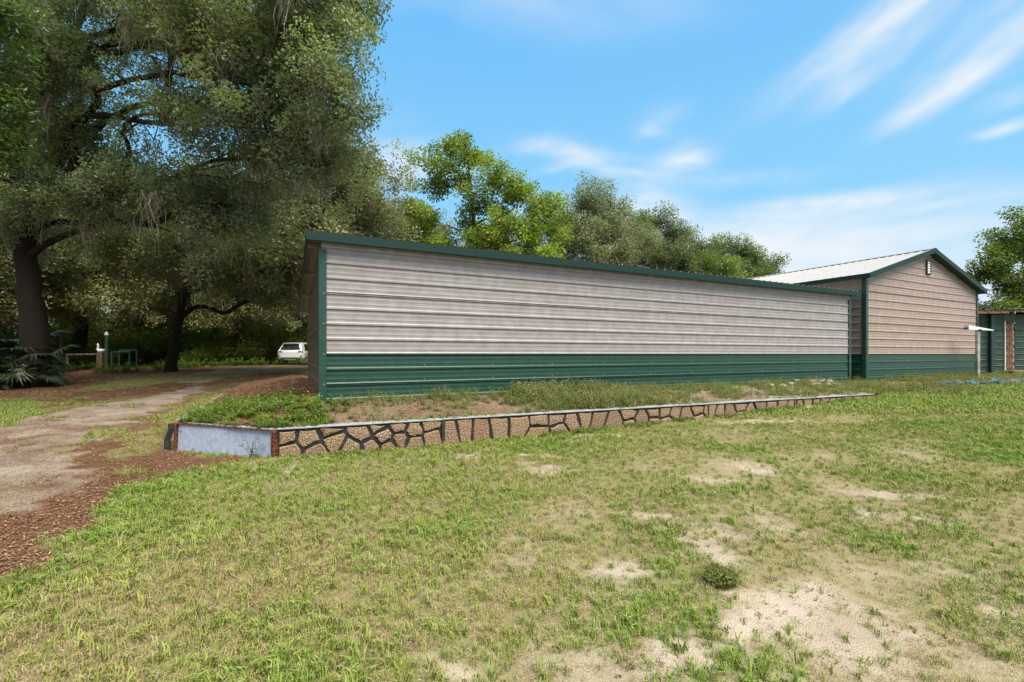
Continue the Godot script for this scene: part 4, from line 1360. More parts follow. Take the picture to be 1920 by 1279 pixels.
# base: where it stands. trunk: points relative to base. lobes: [x, y, z (relative), rx, ry, rz, how full]
func tree(called: String, label: String, group: String, base: Vector3, trunk: Array, r0: float, lobes: Array, o: Dictionary) -> Node3D:
	rng.seed = o.get("seed", 1)
	var t := thing(called, label, "tree", base, 0.0, group)
	var bark: Material = M[o.get("bark", "bark")]
	var tp := PackedVector3Array()
	for p in trunk: tp.append(p)
	var fine := PackedVector3Array()
	var fr := PackedFloat32Array()
	var steps := 6
	for k in tp.size() - 1:
		for s in steps:
			var q := float(s) / steps
			fine.append(tp[k].lerp(tp[k + 1], q) + Vector3(n_mid.get_noise_1d(k * 9.0 + q * 9.0 + base.x), 0, n_mid.get_noise_1d(k * 9.0 + q * 9.0 + 40.0 + base.z)) * r0 * 0.14)
	fine.append(tp[tp.size() - 1])
	for k in fine.size():
		var q := float(k) / (fine.size() - 1)
		fr.append(r0 * (1.0 - o.get("taper", 0.62) * q) * (1.0 + 0.55 * exp(-q * 14.0)))
	var mb := MB.new()
	mb.tube(fine, fr, 14, true, 0.06, base.x)
	part("trunk", mb.mesh(bark), t)
	var leaves := []
	var lcols := []
	var moss := []
	var mcols := []
	var c0: Color = o.c0
	var c1: Color = o.c1
	var per: float = o.get("per", 26.0)               # leaf sprays per cubic-ish metre of shell
	var size: float = o.get("size", 1.0)
	for L in lobes:
		var mid := Vector3(L[0], L[1], L[2])
		var rad := Vector3(L[3], L[4], L[5])
		var full: float = L[6] if L.size() > 6 else 1.0
		# limb from the trunk to this lobe
		var from := fine[fine.size() - 1]
		var best := 1e9
		for k in range(int(fine.size() * o.get("fork", 0.45)), fine.size()):
			var dd := fine[k].distance_to(mid) + absf(fine[k].y - mid.y + 1.2) * 0.5
			if dd < best:
				best = dd; from = fine[k]
		var lm := MB.new()
		var dist := from.distance_to(mid)
		var rl: float = o.get("limb", 0.35) * r0 * clampf(dist / 6.0, 0.45, 1.15)
		var path := bend(from, mid, Vector3(0, dist * o.get("arch", 0.06), 0), 20, dist * 0.10)
		lm.tube(path, radii(rl, rl * 0.25, 20), 9, true, 0.09, L[0])
		if o.has("dressed"):                         # leafy twigs and moss along the limb itself
			for q in int(dist * 5.0):
				var pl := path[5 + rng.randi() % 15] + ball() * 0.55
				var ls := rr(0.6, 1.1)
				leaves.append(Transform3D(Basis(Vector3.UP, rr(0, TAU)).scaled(Vector3(ls, ls, ls)), pl))
				var lt := c0.lerp(c1, rng.randf())
				lcols.append(lt)
		var vol := rad.x * rad.y + rad.y * rad.z + rad.x * rad.z
		var nb := int(clampf(vol * o.get("branches", 2.2) * full, 6, 60))
		var per_branch := int(maxf(4.0, vol * per * full / nb / 3.0))
		for k in nb:
			var dir := Vector3(rng.randfn(), rng.randfn() * 0.9 + 0.1, rng.randfn()).normalized()
			var tip := mid + dir * rad * pow(rng.randf(), 0.45)
			var start := path[11 + rng.randi() % 10]
			var bl := start.distance_to(tip)
			var bp := bend(start, tip, Vector3(0, bl * 0.05, 0), 5, bl * 0.16)
			var rb := clampf(rl * 0.22, 0.012, 0.07)
			lm.tube(bp, radii(rb, 0.006, 5), 5)
			# one cluster of leaves round the end of each branch, in a tone of its own
			var tone := c0.lerp(c1, clampf(0.5 + rng.randfn() * 0.33, 0.0, 1.0))
			var shade := rr(0.8, 1.2)
			for q in per_branch:
				var p: Vector3 = tip + ball() * Vector3(1.15, 0.75, 1.15) * o.get("spread", 0.38) * 1.6
				if rng.randf() < 0.3: p = bp[3 + rng.randi() % 2] + ball() * o.get("spread", 0.38)
				var sc := rr(0.75, 1.3) * size
				leaves.append(Transform3D(Basis(Vector3(rng.randfn(), rng.randfn(), rng.randfn()).normalized(), rr(0, TAU) * 0.25).rotated(Vector3.UP, rr(0, TAU)).scaled(Vector3(sc, sc, sc)), p))
				var dull := rr(0.85, 1.15) * shade
				lcols.append(Color(tone.r * dull, tone.g * dull, tone.b * dull))
			if o.get("moss", 0.0) > 0.0:
				for q in int(o.moss * full) + (1 if rng.randf() < fmod(o.moss * full, 1.0) else 0):
					var sc := rr(0.7, 1.7)
					var tilt := Basis(Vector3(0, 1, 0), rr(0, TAU))
					moss.append(Transform3D(tilt.scaled(Vector3(sc, sc * rr(0.8, 1.5), sc)), bp[1 + rng.randi() % 5]))
					var mt := rr(0.75, 1.25)
					mcols.append(Color(0.21 * mt, 0.20 * mt, 0.155 * mt))
		part("limb", lm.mesh(bark), t)
	var cr := copies("crown", o.leaf, leaves, lcols, t)
	cr.set_meta("kind", "stuff")
	if moss.size() > 0:
		copies("hanging_moss", o.moss_mesh, moss, mcols, t).set_meta("kind", "stuff")
	return t

func rel(base: Vector3, l: Array) -> Array:
	# lobes given as x, height above sea of the yard, d -> relative to the foot of the tree
	var out := []
	for q in l:
		out.append([q[0] - base.x, q[1] - base.y, -q[2] - base.z] + q.slice(3))
	return out

func plant_copy(src: Node3D, at: Vector3, turn: float, size: Vector3, label: String) -> Node3D:
	var r: Node3D = src.duplicate()
	r.name = numbered(String(src.name))
	add_child(r)
	r.position = at
	r.rotation.y = turn
	r.scale = size
	if label != "": r.set_meta("label", label)
	return r

func make_trees() -> void:
	var oak_leaf := leaf_spray(90, 0.42, 0.065, 0.11, 0.28, 0.75, M.leaf, 101)
	var near_leaf := leaf_spray(60, 0.36, 0.07, 0.11, 0.24, 0.7, M.leaf, 102)
	var big_leaf := leaf_spray(70, 0.55, 0.12, 0.19, 0.32, 0.75, M.soft_leaf, 103)
	var far_leaf := leaf_spray(110, 0.75, 0.10, 0.18, 0.29, 0.75, M.leaf, 104)
	var hank := moss_hank(105)
	var g1 := Color(0.145, 0.172, 0.105)
	var g2 := Color(0.26, 0.288, 0.165)
	# the great live oak over the drive
	var b1 := P(-17.5, 16.5, land(-17.5, 16.5) - 0.05)
	tree("live_oak", "huge live oak with dark leaning trunk and moss draped limbs over the drive", "", b1,
		[Vector3(0, -0.3, 0), Vector3(0.0, 2.2, 0), Vector3(-0.15, 4.6, 0.1), Vector3(-0.1, 7.2, 0.4), Vector3(0.8, 10.4, 1.3)], 0.45,
		rel(b1, [[-8.0, 9.9, 12.0, 2.3, 1.5, 2.0], [-5.8, 9.6, 12.0, 1.9, 1.6, 2.0], [-4.5, 7.9, 11.5, 1.25, 1.3, 1.3], [-6.6, 7.6, 12.0, 1.9, 1.5, 1.8], [-9.2, 8.0, 12.8, 1.4, 0.9, 1.4, 0.55], [-5.6, 6.6, 13.0, 1.6, 1.3, 1.6], [-11.9, 6.3, 14.5, 2.0, 1.2, 1.8, 0.7], [-8.9, 5.8, 14.0, 2.0, 1.3, 1.8], [-15.0, 11.2, 13.0, 2.0, 1.6, 2.0, 0.8], [-12.0, 13.2, 13.0, 3.0, 1.6, 3.0, 0.5], [-7.8, 13.6, 13.0, 3.2, 2.0, 3.0, 0.55], [-4.9, 11.2, 12.0, 1.7, 1.7, 2.0], [-14.6, 8.4, 15.0, 1.8, 1.2, 1.8, 0.7], [-13.2, 10.4, 14.0, 1.5, 0.9, 1.5, 0.6], [-15.6, 9.6, 14.0, 1.3, 1.0, 1.4, 0.7], [-15.2, 6.6, 15.2, 1.5, 1.0, 1.5, 0.6], [-18.0, 6.0, 16.0, 2.0, 1.5, 2.0, 0.6], [-18.5, 11.0, 17.0, 3.0, 2.4, 3.0], [-14.0, 13.5, 17.5, 3.5, 2.0, 3.0, 0.5], [-9.0, 12.5, 17.0, 3.0, 2.0, 3.0, 0.6], [-21.0, 8.5, 15.0, 2.5, 2.0, 2.5]]),
		{"seed": 31, "c0": g1, "c1": g2, "leaf": oak_leaf, "per": 62.0, "branches": 2.8, "moss": 0.7, "moss_mesh": hank, "limb": 0.25, "fork": 0.42, "dressed": 1.0, "spread": 0.36, "arch": 0.1})
	# second oak, its crown reaching behind the shed roof
	var b2 := P(-18.6, 24.5, land(-18.6, 24.5) - 0.05)
	tree("live_oak", "mossy live oak with low grey trunk standing behind the drive", "", b2,
		[Vector3(0, -0.3, 0), Vector3(0.3, 2.0, 0), Vector3(1.0, 4.5, 0.3), Vector3(3.2, 8.5, 0.6)], 0.26,
		rel(b2, [[-9.5, 5.4, 20.0, 2.6, 2.2, 2.2], [-8.3, 8.0, 21.0, 2.2, 1.8, 2.2], [-11.9, 4.9, 21.0, 2.4, 1.8, 2.2], [-15.9, 6.0, 22.0, 2.8, 1.9, 2.4], [-7.3, 9.6, 21.5, 1.9, 1.8, 2.0], [-7.6, 7.2, 23.0, 2.2, 2.2, 2.2], [-14.8, 9.4, 23.0, 3.0, 2.0, 2.6], [-18.6, 6.3, 22.5, 2.6, 2.0, 2.4], [-10.5, 11.0, 23.0, 2.8, 2.4, 2.6], [-20.5, 8.6, 23.0, 2.8, 2.0, 2.6], [-8.6, 4.2, 23.5, 2.2, 1.8, 2.0]]),
		{"seed": 37, "c0": Color(0.18, 0.19, 0.12), "c1": Color(0.31, 0.315, 0.175), "leaf": far_leaf, "per": 15.0, "moss": 0.6, "moss_mesh": hank, "limb": 0.5, "fork": 0.35, "spread": 0.5})
	# branches reaching in from a tree beside the viewer's view
	var b0 := P(-12.2, 7.2, land(-12.2, 7.2) - 0.05)
	tree("laurel_oak", "laurel oak with glossy bright leaves reaching in over the drive", "", b0,
		[Vector3(0, -0.3, 0), Vector3(0.1, 3.0, 0), Vector3(0.4, 5.5, 0), Vector3(0.7, 8.0, 0)], 0.3,
		rel(b0, [[-9.3, 7.2, 8.0, 0.75, 0.8, 0.8], [-9.2, 6.0, 8.2, 0.75, 0.55, 0.7], [-9.6, 5.1, 8.6, 0.65, 0.5, 0.6, 0.8], [-10.8, 8.6, 8.0, 1.4, 1.2, 1.3], [-12.5, 9.5, 7.5, 1.8, 1.5, 1.8], [-14.0, 7.5, 7.0, 1.6, 1.4, 1.6]]),
		{"seed": 41, "c0": Color(0.06, 0.10, 0.03), "c1": Color(0.12, 0.19, 0.05), "leaf": near_leaf, "per": 70.0, "limb": 0.4, "fork": 0.4, "spread": 0.22})
	# bright green deciduous tree behind the long shed
	var b5 := P(-2.2, 28.5, 0.4)
	tree("sweetgum_tree", "bright yellow green open crowned tree rising behind the long shed", "", b5,
		[Vector3(0, -0.3, 0), Vector3(-0.1, 4.0, 0), Vector3(-0.2, 9.0, 0), Vector3(-0.7, 14.2, 0)], 0.26,
		rel(b5, [[-3.0, 14.2, 28.0, 1.5, 1.1, 1.4, 0.6], [-4.4, 13.2, 28.0, 1.6, 1.2, 1.4, 0.6], [-4.9, 11.9, 28.2, 1.5, 1.0, 1.3, 0.55], [-3.3, 12.4, 28.6, 1.3, 1.2, 1.4, 0.5], [-1.7, 13.5, 28.2, 1.4, 1.3, 1.2, 0.6], [-0.9, 11.9, 28.0, 1.5, 1.2, 1.4, 0.8], [-2.4, 10.6, 28.0, 1.4, 1.2, 1.4, 0.7], [0.9, 10.9, 28.4, 1.6, 1.4, 1.4], [0.0, 9.2, 27.8, 2.2, 1.6, 1.8, 1.1], [-2.2, 8.6, 28.0, 1.6, 1.5, 1.5], [-5.8, 9.6, 28.2, 1.8, 1.1, 1.4, 0.7], [-4.2, 8.0, 28.5, 1.7, 1.1, 1.4, 0.6], [2.6, 10.6, 29.4, 1.3, 1.1, 1.2, 0.6], [2.4, 9.0, 29.0, 1.5, 1.3, 1.3, 0.8], [-6.5, 8.0, 28.8, 1.5, 1.3, 1.3, 0.7], [1.0, 7.0, 28.0, 2.2, 1.5, 1.8]]),
		{"seed": 43, "c0": Color(0.17, 0.25, 0.055), "c1": Color(0.27, 0.35, 0.085), "leaf": big_leaf, "per": 26.0, "limb": 0.4, "fork": 0.25, "spread": 0.3, "bark": "pale_bark", "arch": 0.03, "taper": 0.85})
	# grey green oaks further off
	var ga := Color(0.20, 0.215, 0.155)
	var gb := Color(0.28, 0.295, 0.19)
	var b6 := P(6.4, 36.0, 0.4)
	tree("grey_oak", "broad grey green oak with a rounded crown behind the shed roof", "", b6,
		[Vector3(0, -0.3, 0), Vector3(0.2, 4.0, 0), Vector3(0.0, 9.0, 0)], 0.45,
		rel(b6, [[6.2, 13.4, 36.0, 1.9, 1.4, 1.9], [4.4, 11.4, 36.0, 2.0, 1.6, 2.0], [8.0, 11.9, 36.0, 2.0, 1.6, 2.0], [6.0, 10.0, 35.0, 2.8, 2.0, 2.2], [9.9, 10.2, 36.5, 2.0, 1.7, 2.0], [3.6, 8.6, 36.0, 2.0, 1.8, 2.0], [7.6, 8.2, 35.0, 2.6, 2.0, 2.2]]),
		{"seed": 47, "c0": ga, "c1": gb, "leaf": far_leaf, "per": 15.0, "limb": 0.5, "fork": 0.4, "spread": 0.5})
	var b7 := P(13.2, 42.0, 0.4)
	tree("dark_oak", "darker oak showing its top over the grey oak's shoulder", "", b7,
		[Vector3(0, -0.3, 0), Vector3(0.2, 5.0, 0), Vector3(0.0, 10.0, 0)], 0.45,
		rel(b7, [[12.6, 13.2, 42.0, 1.9, 1.5, 1.9], [15.2, 11.9, 42.0, 2.2, 1.4, 2.0], [11.6, 10.4, 41.0, 2.4, 1.8, 2.2], [14.5, 9.6, 41.0, 2.6, 2.0, 2.4], [17.6, 10.4, 42.5, 1.7, 1.3, 1.7], [17.0, 8.6, 41.5, 2.0, 1.6, 2.0]]),
		{"seed": 53, "c0": Color(0.11, 0.14, 0.08), "c1": Color(0.185, 0.215, 0.11), "leaf": far_leaf, "per": 15.0, "limb": 0.5, "fork": 0.4, "spread": 0.55})
	var b8 := P(21.0, 43.0, 0.4)
	tree("round_oak", "rounded mid green oak ending the tree line by the white roof", "", b8,
		[Vector3(0, -0.3, 0), Vector3(0.2, 4.0, 0), Vector3(0.0, 8.0, 0)], 0.4,
		rel(b8, [[20.2, 11.3, 43.5, 1.8, 1.3, 1.8], [22.4, 10.4, 43.0, 1.8, 1.3, 1.8], [18.6, 9.8, 43.0, 1.8, 1.4, 1.8], [21.0, 9.0, 42.0, 2.2, 1.6, 2.0], [24.2, 9.2, 43.0, 1.5, 1.1, 1.5], [23.2, 8.0, 42.0, 1.9, 1.4, 1.8]]),
		{"seed": 59, "c0": Color(0.11, 0.155, 0.055), "c1": Color(0.18, 0.235, 0.08), "leaf": far_leaf, "per": 15.0, "limb": 0.5, "fork": 0.4, "spread": 0.5})
	var b9 := P(16.4, 36.0, 0.4)
	tree("young_oak", "small yellow green tree peeking over the shed roof", "", b9,
		[Vector3(0, -0.3, 0), Vector3(0.1, 3.0, 0), Vector3(0.0, 6.0, 0)], 0.2,
		rel(b9, [[16.3, 8.2, 36.0, 1.4, 1.0, 1.3], [15.4, 7.2, 36.0, 1.2, 1.0, 1.2], [17.4, 7.2, 36.0, 1.2, 1.0, 1.2]]),
		{"seed": 61, "c0": Color(0.12, 0.18, 0.035), "c1": Color(0.2, 0.26, 0.06), "leaf": far_leaf, "per": 15.0, "limb": 0.5, "fork": 0.4, "spread": 0.45})
	# tree behind the small green shed
	var b10 := P(34.5, 30.0, 0.4)
	tree("shade_tree", "leafy green tree with airy outline behind the small green shed", "", b10,
		[Vector3(0, -0.3, 0), Vector3(0.1, 3.0, 0), Vector3(0.0, 8.0, 0)], 0.35,
		rel(b10, [[34.2, 10.2, 30.0, 1.3, 1.2, 1.3, 0.7], [32.6, 9.0, 30.0, 1.1, 0.9, 1.1, 0.6], [33.6, 7.8, 30.0, 1.6, 1.2, 1.5], [31.9, 6.6, 30.2, 1.5, 1.2, 1.4], [35.6, 8.6, 30.5, 2.0, 1.6, 1.8], [34.0, 5.4, 30.0, 2.2, 1.4, 1.8], [36.5, 6.4, 30.5, 2.4, 1.8, 2.0], [31.6, 4.2, 30.5, 2.0, 1.4, 1.6]]),
		{"seed": 67, "c0": Color(0.09, 0.14, 0.035), "c1": Color(0.17, 0.23, 0.06), "leaf": big_leaf, "per": 14.0, "limb": 0.4, "fork": 0.3, "spread": 0.42})
	# the wood: copies of one oak in two sizes
	var bw := P(-21.0, 34.0, 0.4)
	var proto := tree("wood_oak", "one of the shadowy mossy oaks standing in the wood behind the drive", "oaks of the wood", bw,
		[Vector3(0, -0.3, 0), Vector3(0.3, 2.6, 0), Vector3(0.1, 6.0, 0.2), Vector3(0.4, 10.0, 0)], 0.4,
		[[0.0, 12.0, 0.0, 3.0, 2.0, 3.0], [-3.0, 10.0, 0.5, 2.6, 2.2, 2.6], [3.0, 10.2, -0.5, 2.6, 2.2, 2.6], [-2.0, 6.6, 1.6, 2.6, 1.9, 2.2], [2.2, 6.4, 1.6, 2.6, 1.9, 2.2], [0.0, 8.6, 2.4, 2.4, 1.8, 1.8], [-4.0, 4.4, 0.6, 2.2, 1.7, 2.0, 0.8], [3.8, 4.6, 0.8, 2.2, 1.7, 2.0, 0.8], [0.4, 4.0, 2.0, 2.2, 1.3, 1.8, 0.6]],
		{"seed": 71, "c0": Color(0.18, 0.19, 0.10), "c1": Color(0.31, 0.31, 0.145), "leaf": far_leaf, "per": 15.0, "moss": 0.7, "moss_mesh": hank, "limb": 0.5, "fork": 0.25, "spread": 0.55})
	proto.scale = Vector3(1, 1, 1)
	rng.seed = 73
	for q in [[-30.0, 31.0], [-36.0, 29.0], [-27.0, 40.0], [-13.5, 36.5], [-34.5, 40.0], [-19.0, 44.0], [-7.5, 37.0], [-41.0, 36.0], [-11.0, 45.0], [-1.5, 42.0], [-27.5, 50.0], [-29.5, 24.5], [-48.0, 40.0], [-38.0, 56.0], [-5.0, 53.0], [-52.0, 30.0]]:
		var s := rr(0.85, 1.15)
		plant_copy(proto, P(q[0], q[1], 0.35), rr(0, TAU), Vector3(s, s * rr(0.9, 1.1), s), "")
	# undergrowth shrubs at the edge of the wood
	var bl := leaf_spray(30, 0.5, 0.09, 0.16, 0.3, 0.8, M.soft_leaf, 106)
	var sh := bush("shrub", "leafy green shrub growing at the edge of the wood", P(-20.6, 34.0, 0.4), 2.2, 1.5, bl, Color(0.07, 0.11, 0.025), Color(0.14, 0.19, 0.04), 79, "shrubs at the wood's edge")
	for q in [[-17.6, 38.5, 1.2], [-19.2, 36.5, 1.0], [-15.0, 38.5, 1.2], [-11.6, 37.0, 1.1], [-22.5, 33.0, 0.7], [-31.0, 29.0, 1.0], [-28.6, 31.0, 0.8], [-34.0, 33.0, 1.3], [-25.5, 36.0, 1.0], [-9.0, 36.5, 1.2], [-38.0, 31.0, 1.2], [-29.0, 37.0, 1.9], [-24.0, 40.0, 2.1], [-33.5, 38.0, 2.0], [-19.0, 39.0, 2.0], [-14.0, 41.0, 2.2], [-38.5, 42.0, 2.3], [-44.0, 39.0, 2.2], [-30.0, 45.0, 2.6], [-22.0, 47.0, 2.6], [-36.0, 49.0, 2.8], [-46.0, 48.0, 2.8], [-13.0, 48.0, 2.6], [-5.0, 46.0, 2.6], [-48.0, 34.0, 2.2], [-42.0, 32.0, 1.8]]:
		plant_copy(sh, P(q[0], q[1], 0.38), rr(0, TAU), Vector3(q[2], q[2] * rr(0.8, 1.1), q[2]), "")

func bush(called: String, label: String, base: Vector3, r: float, h: float, leaf: ArrayMesh, c0: Color, c1: Color, seed_: int, group: String, n: int = 330) -> Node3D:
	rng.seed = seed_
	var t := thing(called, label, "shrub", base, 0.0, group)
	var st := MB.new()
	var where := []
	var cols := []
	var stems := 14
	for k in stems:
		var a := TAU * k / stems + rr(-0.2, 0.2)
		var tip := Vector3(cos(a) * r * rr(0.3, 0.95), h * rr(0.5, 1.25), sin(a) * r * rr(0.3, 0.95))
		var bp := bend(Vector3(rr(-0.1, 0.1) * r * 0.5, -0.05 * minf(r, 1.0), rr(-0.1, 0.1) * r * 0.5), tip, Vector3(0, h * 0.12, 0), 5, r * 0.09)
		st.tube(bp, radii(0.03 * r * 0.5, 0.004, 5), 5)
		for q in n / stems:
			var p := bp[1 + rng.randi() % 5] + Vector3(rng.randfn(), rng.randfn() * 0.7, rng.randfn()) * r * 0.17
			p.y = maxf(p.y, 0.06 * minf(r, 1.0))
			var sc := rr(0.6, 1.1)
			where.append(Transform3D(Basis(Vector3.UP, rr(0, TAU)).rotated(Vector3.RIGHT, rr(-0.5, 0.5)).scaled(Vector3(sc, sc, sc)), p))
			var c := c0.lerp(c1, rng.randf())
			cols.append(c)
	part("stem", st.mesh(M.bark), t)
	copies("foliage", leaf, where, cols, t).set_meta("kind", "stuff")
	return t

# ------------------------------------------------------------------ palms
func fan_frond(len_: float, rad: float, droop: float, seed_: int) -> MB:
	rng.seed = seed_
	var mb := MB.new()
	mb.col = Color(0.06, 0.085, 0.03)
	var stalk := PackedVector3Array()
	for k in 6:
		var t := k / 5.0
		stalk.append(Vector3(0, len_ * (0.75 * t - droop * t * t), len_ * t * 0.75))
	mb.tube(stalk, radii(0.016, 0.009, 5), 5)
	var tip := stalk[5]
	var fwd := (stalk[5] - stalk[4]).normalized()
	var side := Vector3.RIGHT
	var nrm := fwd.cross(side).normalized()
	if nrm.y < 0: nrm = -nrm
	var segs := 26
	for k in segs:
		var a := lerpf(-2.25, 2.25, k / float(segs - 1))
		var dir := (fwd * cos(a) + side * sin(a)).normalized()
		var l := rad * (0.78 + 0.22 * cos(a * 0.8)) * rr(0.9, 1.06)
		var w := rad * 0.05
		var crs := dir.cross(nrm).normalized()
		var mid := tip + dir * l * 0.5 + nrm * 0.03
		var end := tip + dir * l - Vector3(0, l * rr(0.15, 0.4), 0)
		var tone := rr(0.75, 1.25)
		mb.col = Color(0.02 * tone, 0.032 * tone, 0.012 * tone)
		mb.tri(tip, mid - nrm * 0.012 + crs * w, mid + nrm * 0.006)
		mb.tri(tip, mid + nrm * 0.006, mid - nrm * 0.012 - crs * w)
		mb.tri(mid - nrm * 0.012 + crs * w, end, mid + nrm * 0.006)
		mb.tri(mid + nrm * 0.006, end, mid - nrm * 0.012 - crs * w)
	return mb

func make_palms() -> void:
	var meshes := []
	for k in 5:
		meshes.append(fan_frond(rr(0.9, 1.5), rr(0.55, 0.75), [0.15, 0.3, 0.45, 0.6, 0.72][k], 200 + k).mesh(M.palm_leaf))
	var spots := [[-16.9, 15.6, 0.75, 14], [-17.6, 16.0, 1.2, 15], [-17.4, 15.0, 0.6, 12], [-19.2, 16.4, 1.5, 15], [-18.5, 15.4, 0.8, 12], [-20.4, 17.5, 1.7, 13]]
	var labels := ["dark fan palm closest to the drive, arching over red leaf litter", "tall dark fan palm with a pale shiny arched frond beside the oak", "small low fan palm spreading over the leaf litter", "tall fan palm close by the foot of the great oak", "low fan palm under the taller palms", "dark fan palm standing behind the other palms"]
	rng.seed = 211
	for k in spots.size():
		var q: Array = spots[k]
		var t := thing("fan_palm", labels[k], "palm", P(q[0], q[1], land(q[0], q[1])), rr(0, 6), "palms beside the oak")
		var st := MB.new()
		st.tube(PackedVector3Array([Vector3(0, -0.1, 0), Vector3(0, 0.2, 0), Vector3(0, 0.45 * q[2], 0)]), PackedFloat32Array([0.16, 0.15, 0.08]), 9, true, 0.12, k)
		part("stem", st.mesh(M.bark), t)
		for f in q[3]:
			var up: float = float(f) / float(q[3])
			var o := part("frond", meshes[clampi(int(up * 5.0), 0, 4)], t)
			var sc: float = q[2] * rr(0.85, 1.1)
			o.transform = Transform3D(Basis(Vector3.UP, f * 2.4 + rr(-0.3, 0.3)).scaled(Vector3(sc, sc, sc)), Vector3(0, 0.35 * q[2], 0))

# ------------------------------------------------------------------ grass, weeds, litter
func tuft(count: int, h0: float, h1: float, wid: float, spread: float, lean: float, seed_: int) -> ArrayMesh:
	rng.seed = seed_
	var mb := MB.new()
	for k in count:
		var a := rr(0, TAU)
		var p := Vector3(cos(a), 0, sin(a)) * spread * sqrt(rng.randf())
		p.y = -0.006
		var b := rr(0, TAU)
		var out := Vector3(cos(b), 0, sin(b))
		var h := rr(h0, h1)
		var ln := lean * rr(0.3, 1.2)
		var side := out.cross(Vector3.UP).rotated(out, rr(-0.6, 0.6)) * wid * rr(0.7, 1.2)
		var m1 := p + out * h * ln * 0.35 + Vector3.UP * h * 0.55
		var m2 := p + out * h * ln * 0.8 + Vector3.UP * h * lerpf(0.95, 0.6, clampf(ln, 0, 1))
		var tone := rr(0.7, 1.3)
		mb.col = Color(tone * rr(0.9, 1.15), tone, tone * rr(0.8, 1.1))
		mb.quad(p - side * 0.8, p + side * 0.8, m1 + side, m1 - side)
		mb.tri(m1 - side, m1 + side, m2)
	return mb.mesh(M.blade)

func make_grass() -> void:
	var lawn := Node3D.new()
	lawn.name = "lawn_grass"
	add_child(lawn)
	lawn.set_meta("kind", "stuff")
	tag(lawn, "patchy green and straw coloured grass of the front lawn", "grass")
	var fine_a := tuft(16, 0.03, 0.075, 0.0022, 0.05, 0.9, 301)
	var fine_b := tuft(14, 0.035, 0.10, 0.0026, 0.045, 0.75, 302)
	var wide := tuft(9, 0.05, 0.13, 0.0042, 0.025, 0.85, 303)
	var dry := tuft(14, 0.02, 0.06, 0.0018, 0.06, 1.3, 304)
	var far_t := tuft(16, 0.05, 0.12, 0.006, 0.10, 0.8, 305)
	var sets := {"fine": [fine_a, [], []], "short": [fine_b, [], []], "broad": [wide, [], []], "dry": [dry, [], []], "far": [far_t, [], []]}
	rng.seed = 311
	var bands := [[0.5, 2.0, 1500.0], [2.0, 4.0, 1250.0], [4.0, 7.0, 800.0], [7.0, 12.0, 330.0], [12.0, 22.0, 60.0], [22.0, 34.0, 26.0]]
	for bd in bands:
		var d0: float = bd[0]
		var d1: float = bd[1]
		var area: float = 1.4 * (d1 * d1 - d0 * d0) + 1.5 * (d1 - d0)
		var n := int(area * bd[2])
		for k in n:
			var d := sqrt(lerpf(d0 * d0, d1 * d1, rng.randf()))
			var x := rr(-1.0, 1.0) * (1.4 * d + 0.75)
			if in_bed(x, d): continue
			var q := shed_axes(x, d)
			if q.y < 0.4 and q.x > -1.69 and q.x < 22.0: continue
			if q.x > 11.0 and q.y < bed_front(q.x) - 0.6 and rng.randf() < 0.5: continue
			var cv := cover(x, d)
			var big := n_big.get_noise_2d(x * 1.7 + 5.0, d * 1.7)
			var mid := n_mid.get_noise_2d(x * 2.2 + 90.0, d * 2.2)
			var keep: float = pow(cv.x, 1.05)
			var straw := 0.0
			if rng.randf() > keep:
				# thin dead blades lie where the turf is open
				if cv.y < 0.4 and cv.z < 0.9 and rng.randf() < 0.5 * (1.0 - cv.z): straw = 1.0
				else: continue
			if straw < 0.5 and rng.randf() < clampf(0.27 - big * 0.5 - mid * 0.3, 0.08, 0.6): straw = 1.0
			var sc := rr(0.42, 0.85) * (0.65 + 0.45 * cv.x)
			var lush := clampf(0.45 + big * 0.9 + mid * 0.7 + rng.randfn() * 0.22, 0.0, 1.0)
			var col := Color(0.25, 0.272, 0.075).lerp(Color(0.155, 0.25, 0.04), lush)
			if rng.randf() < 0.12: col = Color(0.258, 0.284, 0.112)
			var key := "fine"
			if straw > 0.5:
				key = "dry"
				col = Color(0.378, 0.310, 0.181).lerp(Color(0.284, 0.215, 0.129), rng.randf())
			elif d > 7.5: key = "far"
			elif rng.randf() < 0.10 + 0.3 * clampf(lush - 0.6, 0.0, 1.0): key = "broad"
			elif rng.randf() < 0.5: key = "short"
			var e: Array = sets[key]
			var tilt := Basis(Vector3.UP, rr(0, TAU)).rotated(Vector3.RIGHT, rr(-0.2, 0.2))
			e[1].append(Transform3D(tilt.scaled(Vector3(sc, sc, sc)), P(x, d, land_bumpy(x, d))))
			e[2].append(col)
	for key in sets:
		var e: Array = sets[key]
		print(key, " ", e[1].size())
		copies(key + "_blades", e[0], e[1], e[2], lawn)
	# the round weed clump on the bare sand
	var sprig := leaf_spray(16, 0.035, 0.012, 0.03, 0.14, 1.0, M.blade, 321)
	var w := bush("weed_clump", "dense rounded olive weed clump alone on a bare sandy patch", P(1.09, 2.36, land(1.09, 2.36)), 0.085, 0.06, sprig, Color(0.10, 0.12, 0.03), Color(0.19, 0.21, 0.06), 323, "", 420)
	w.set_meta("category", "weed")

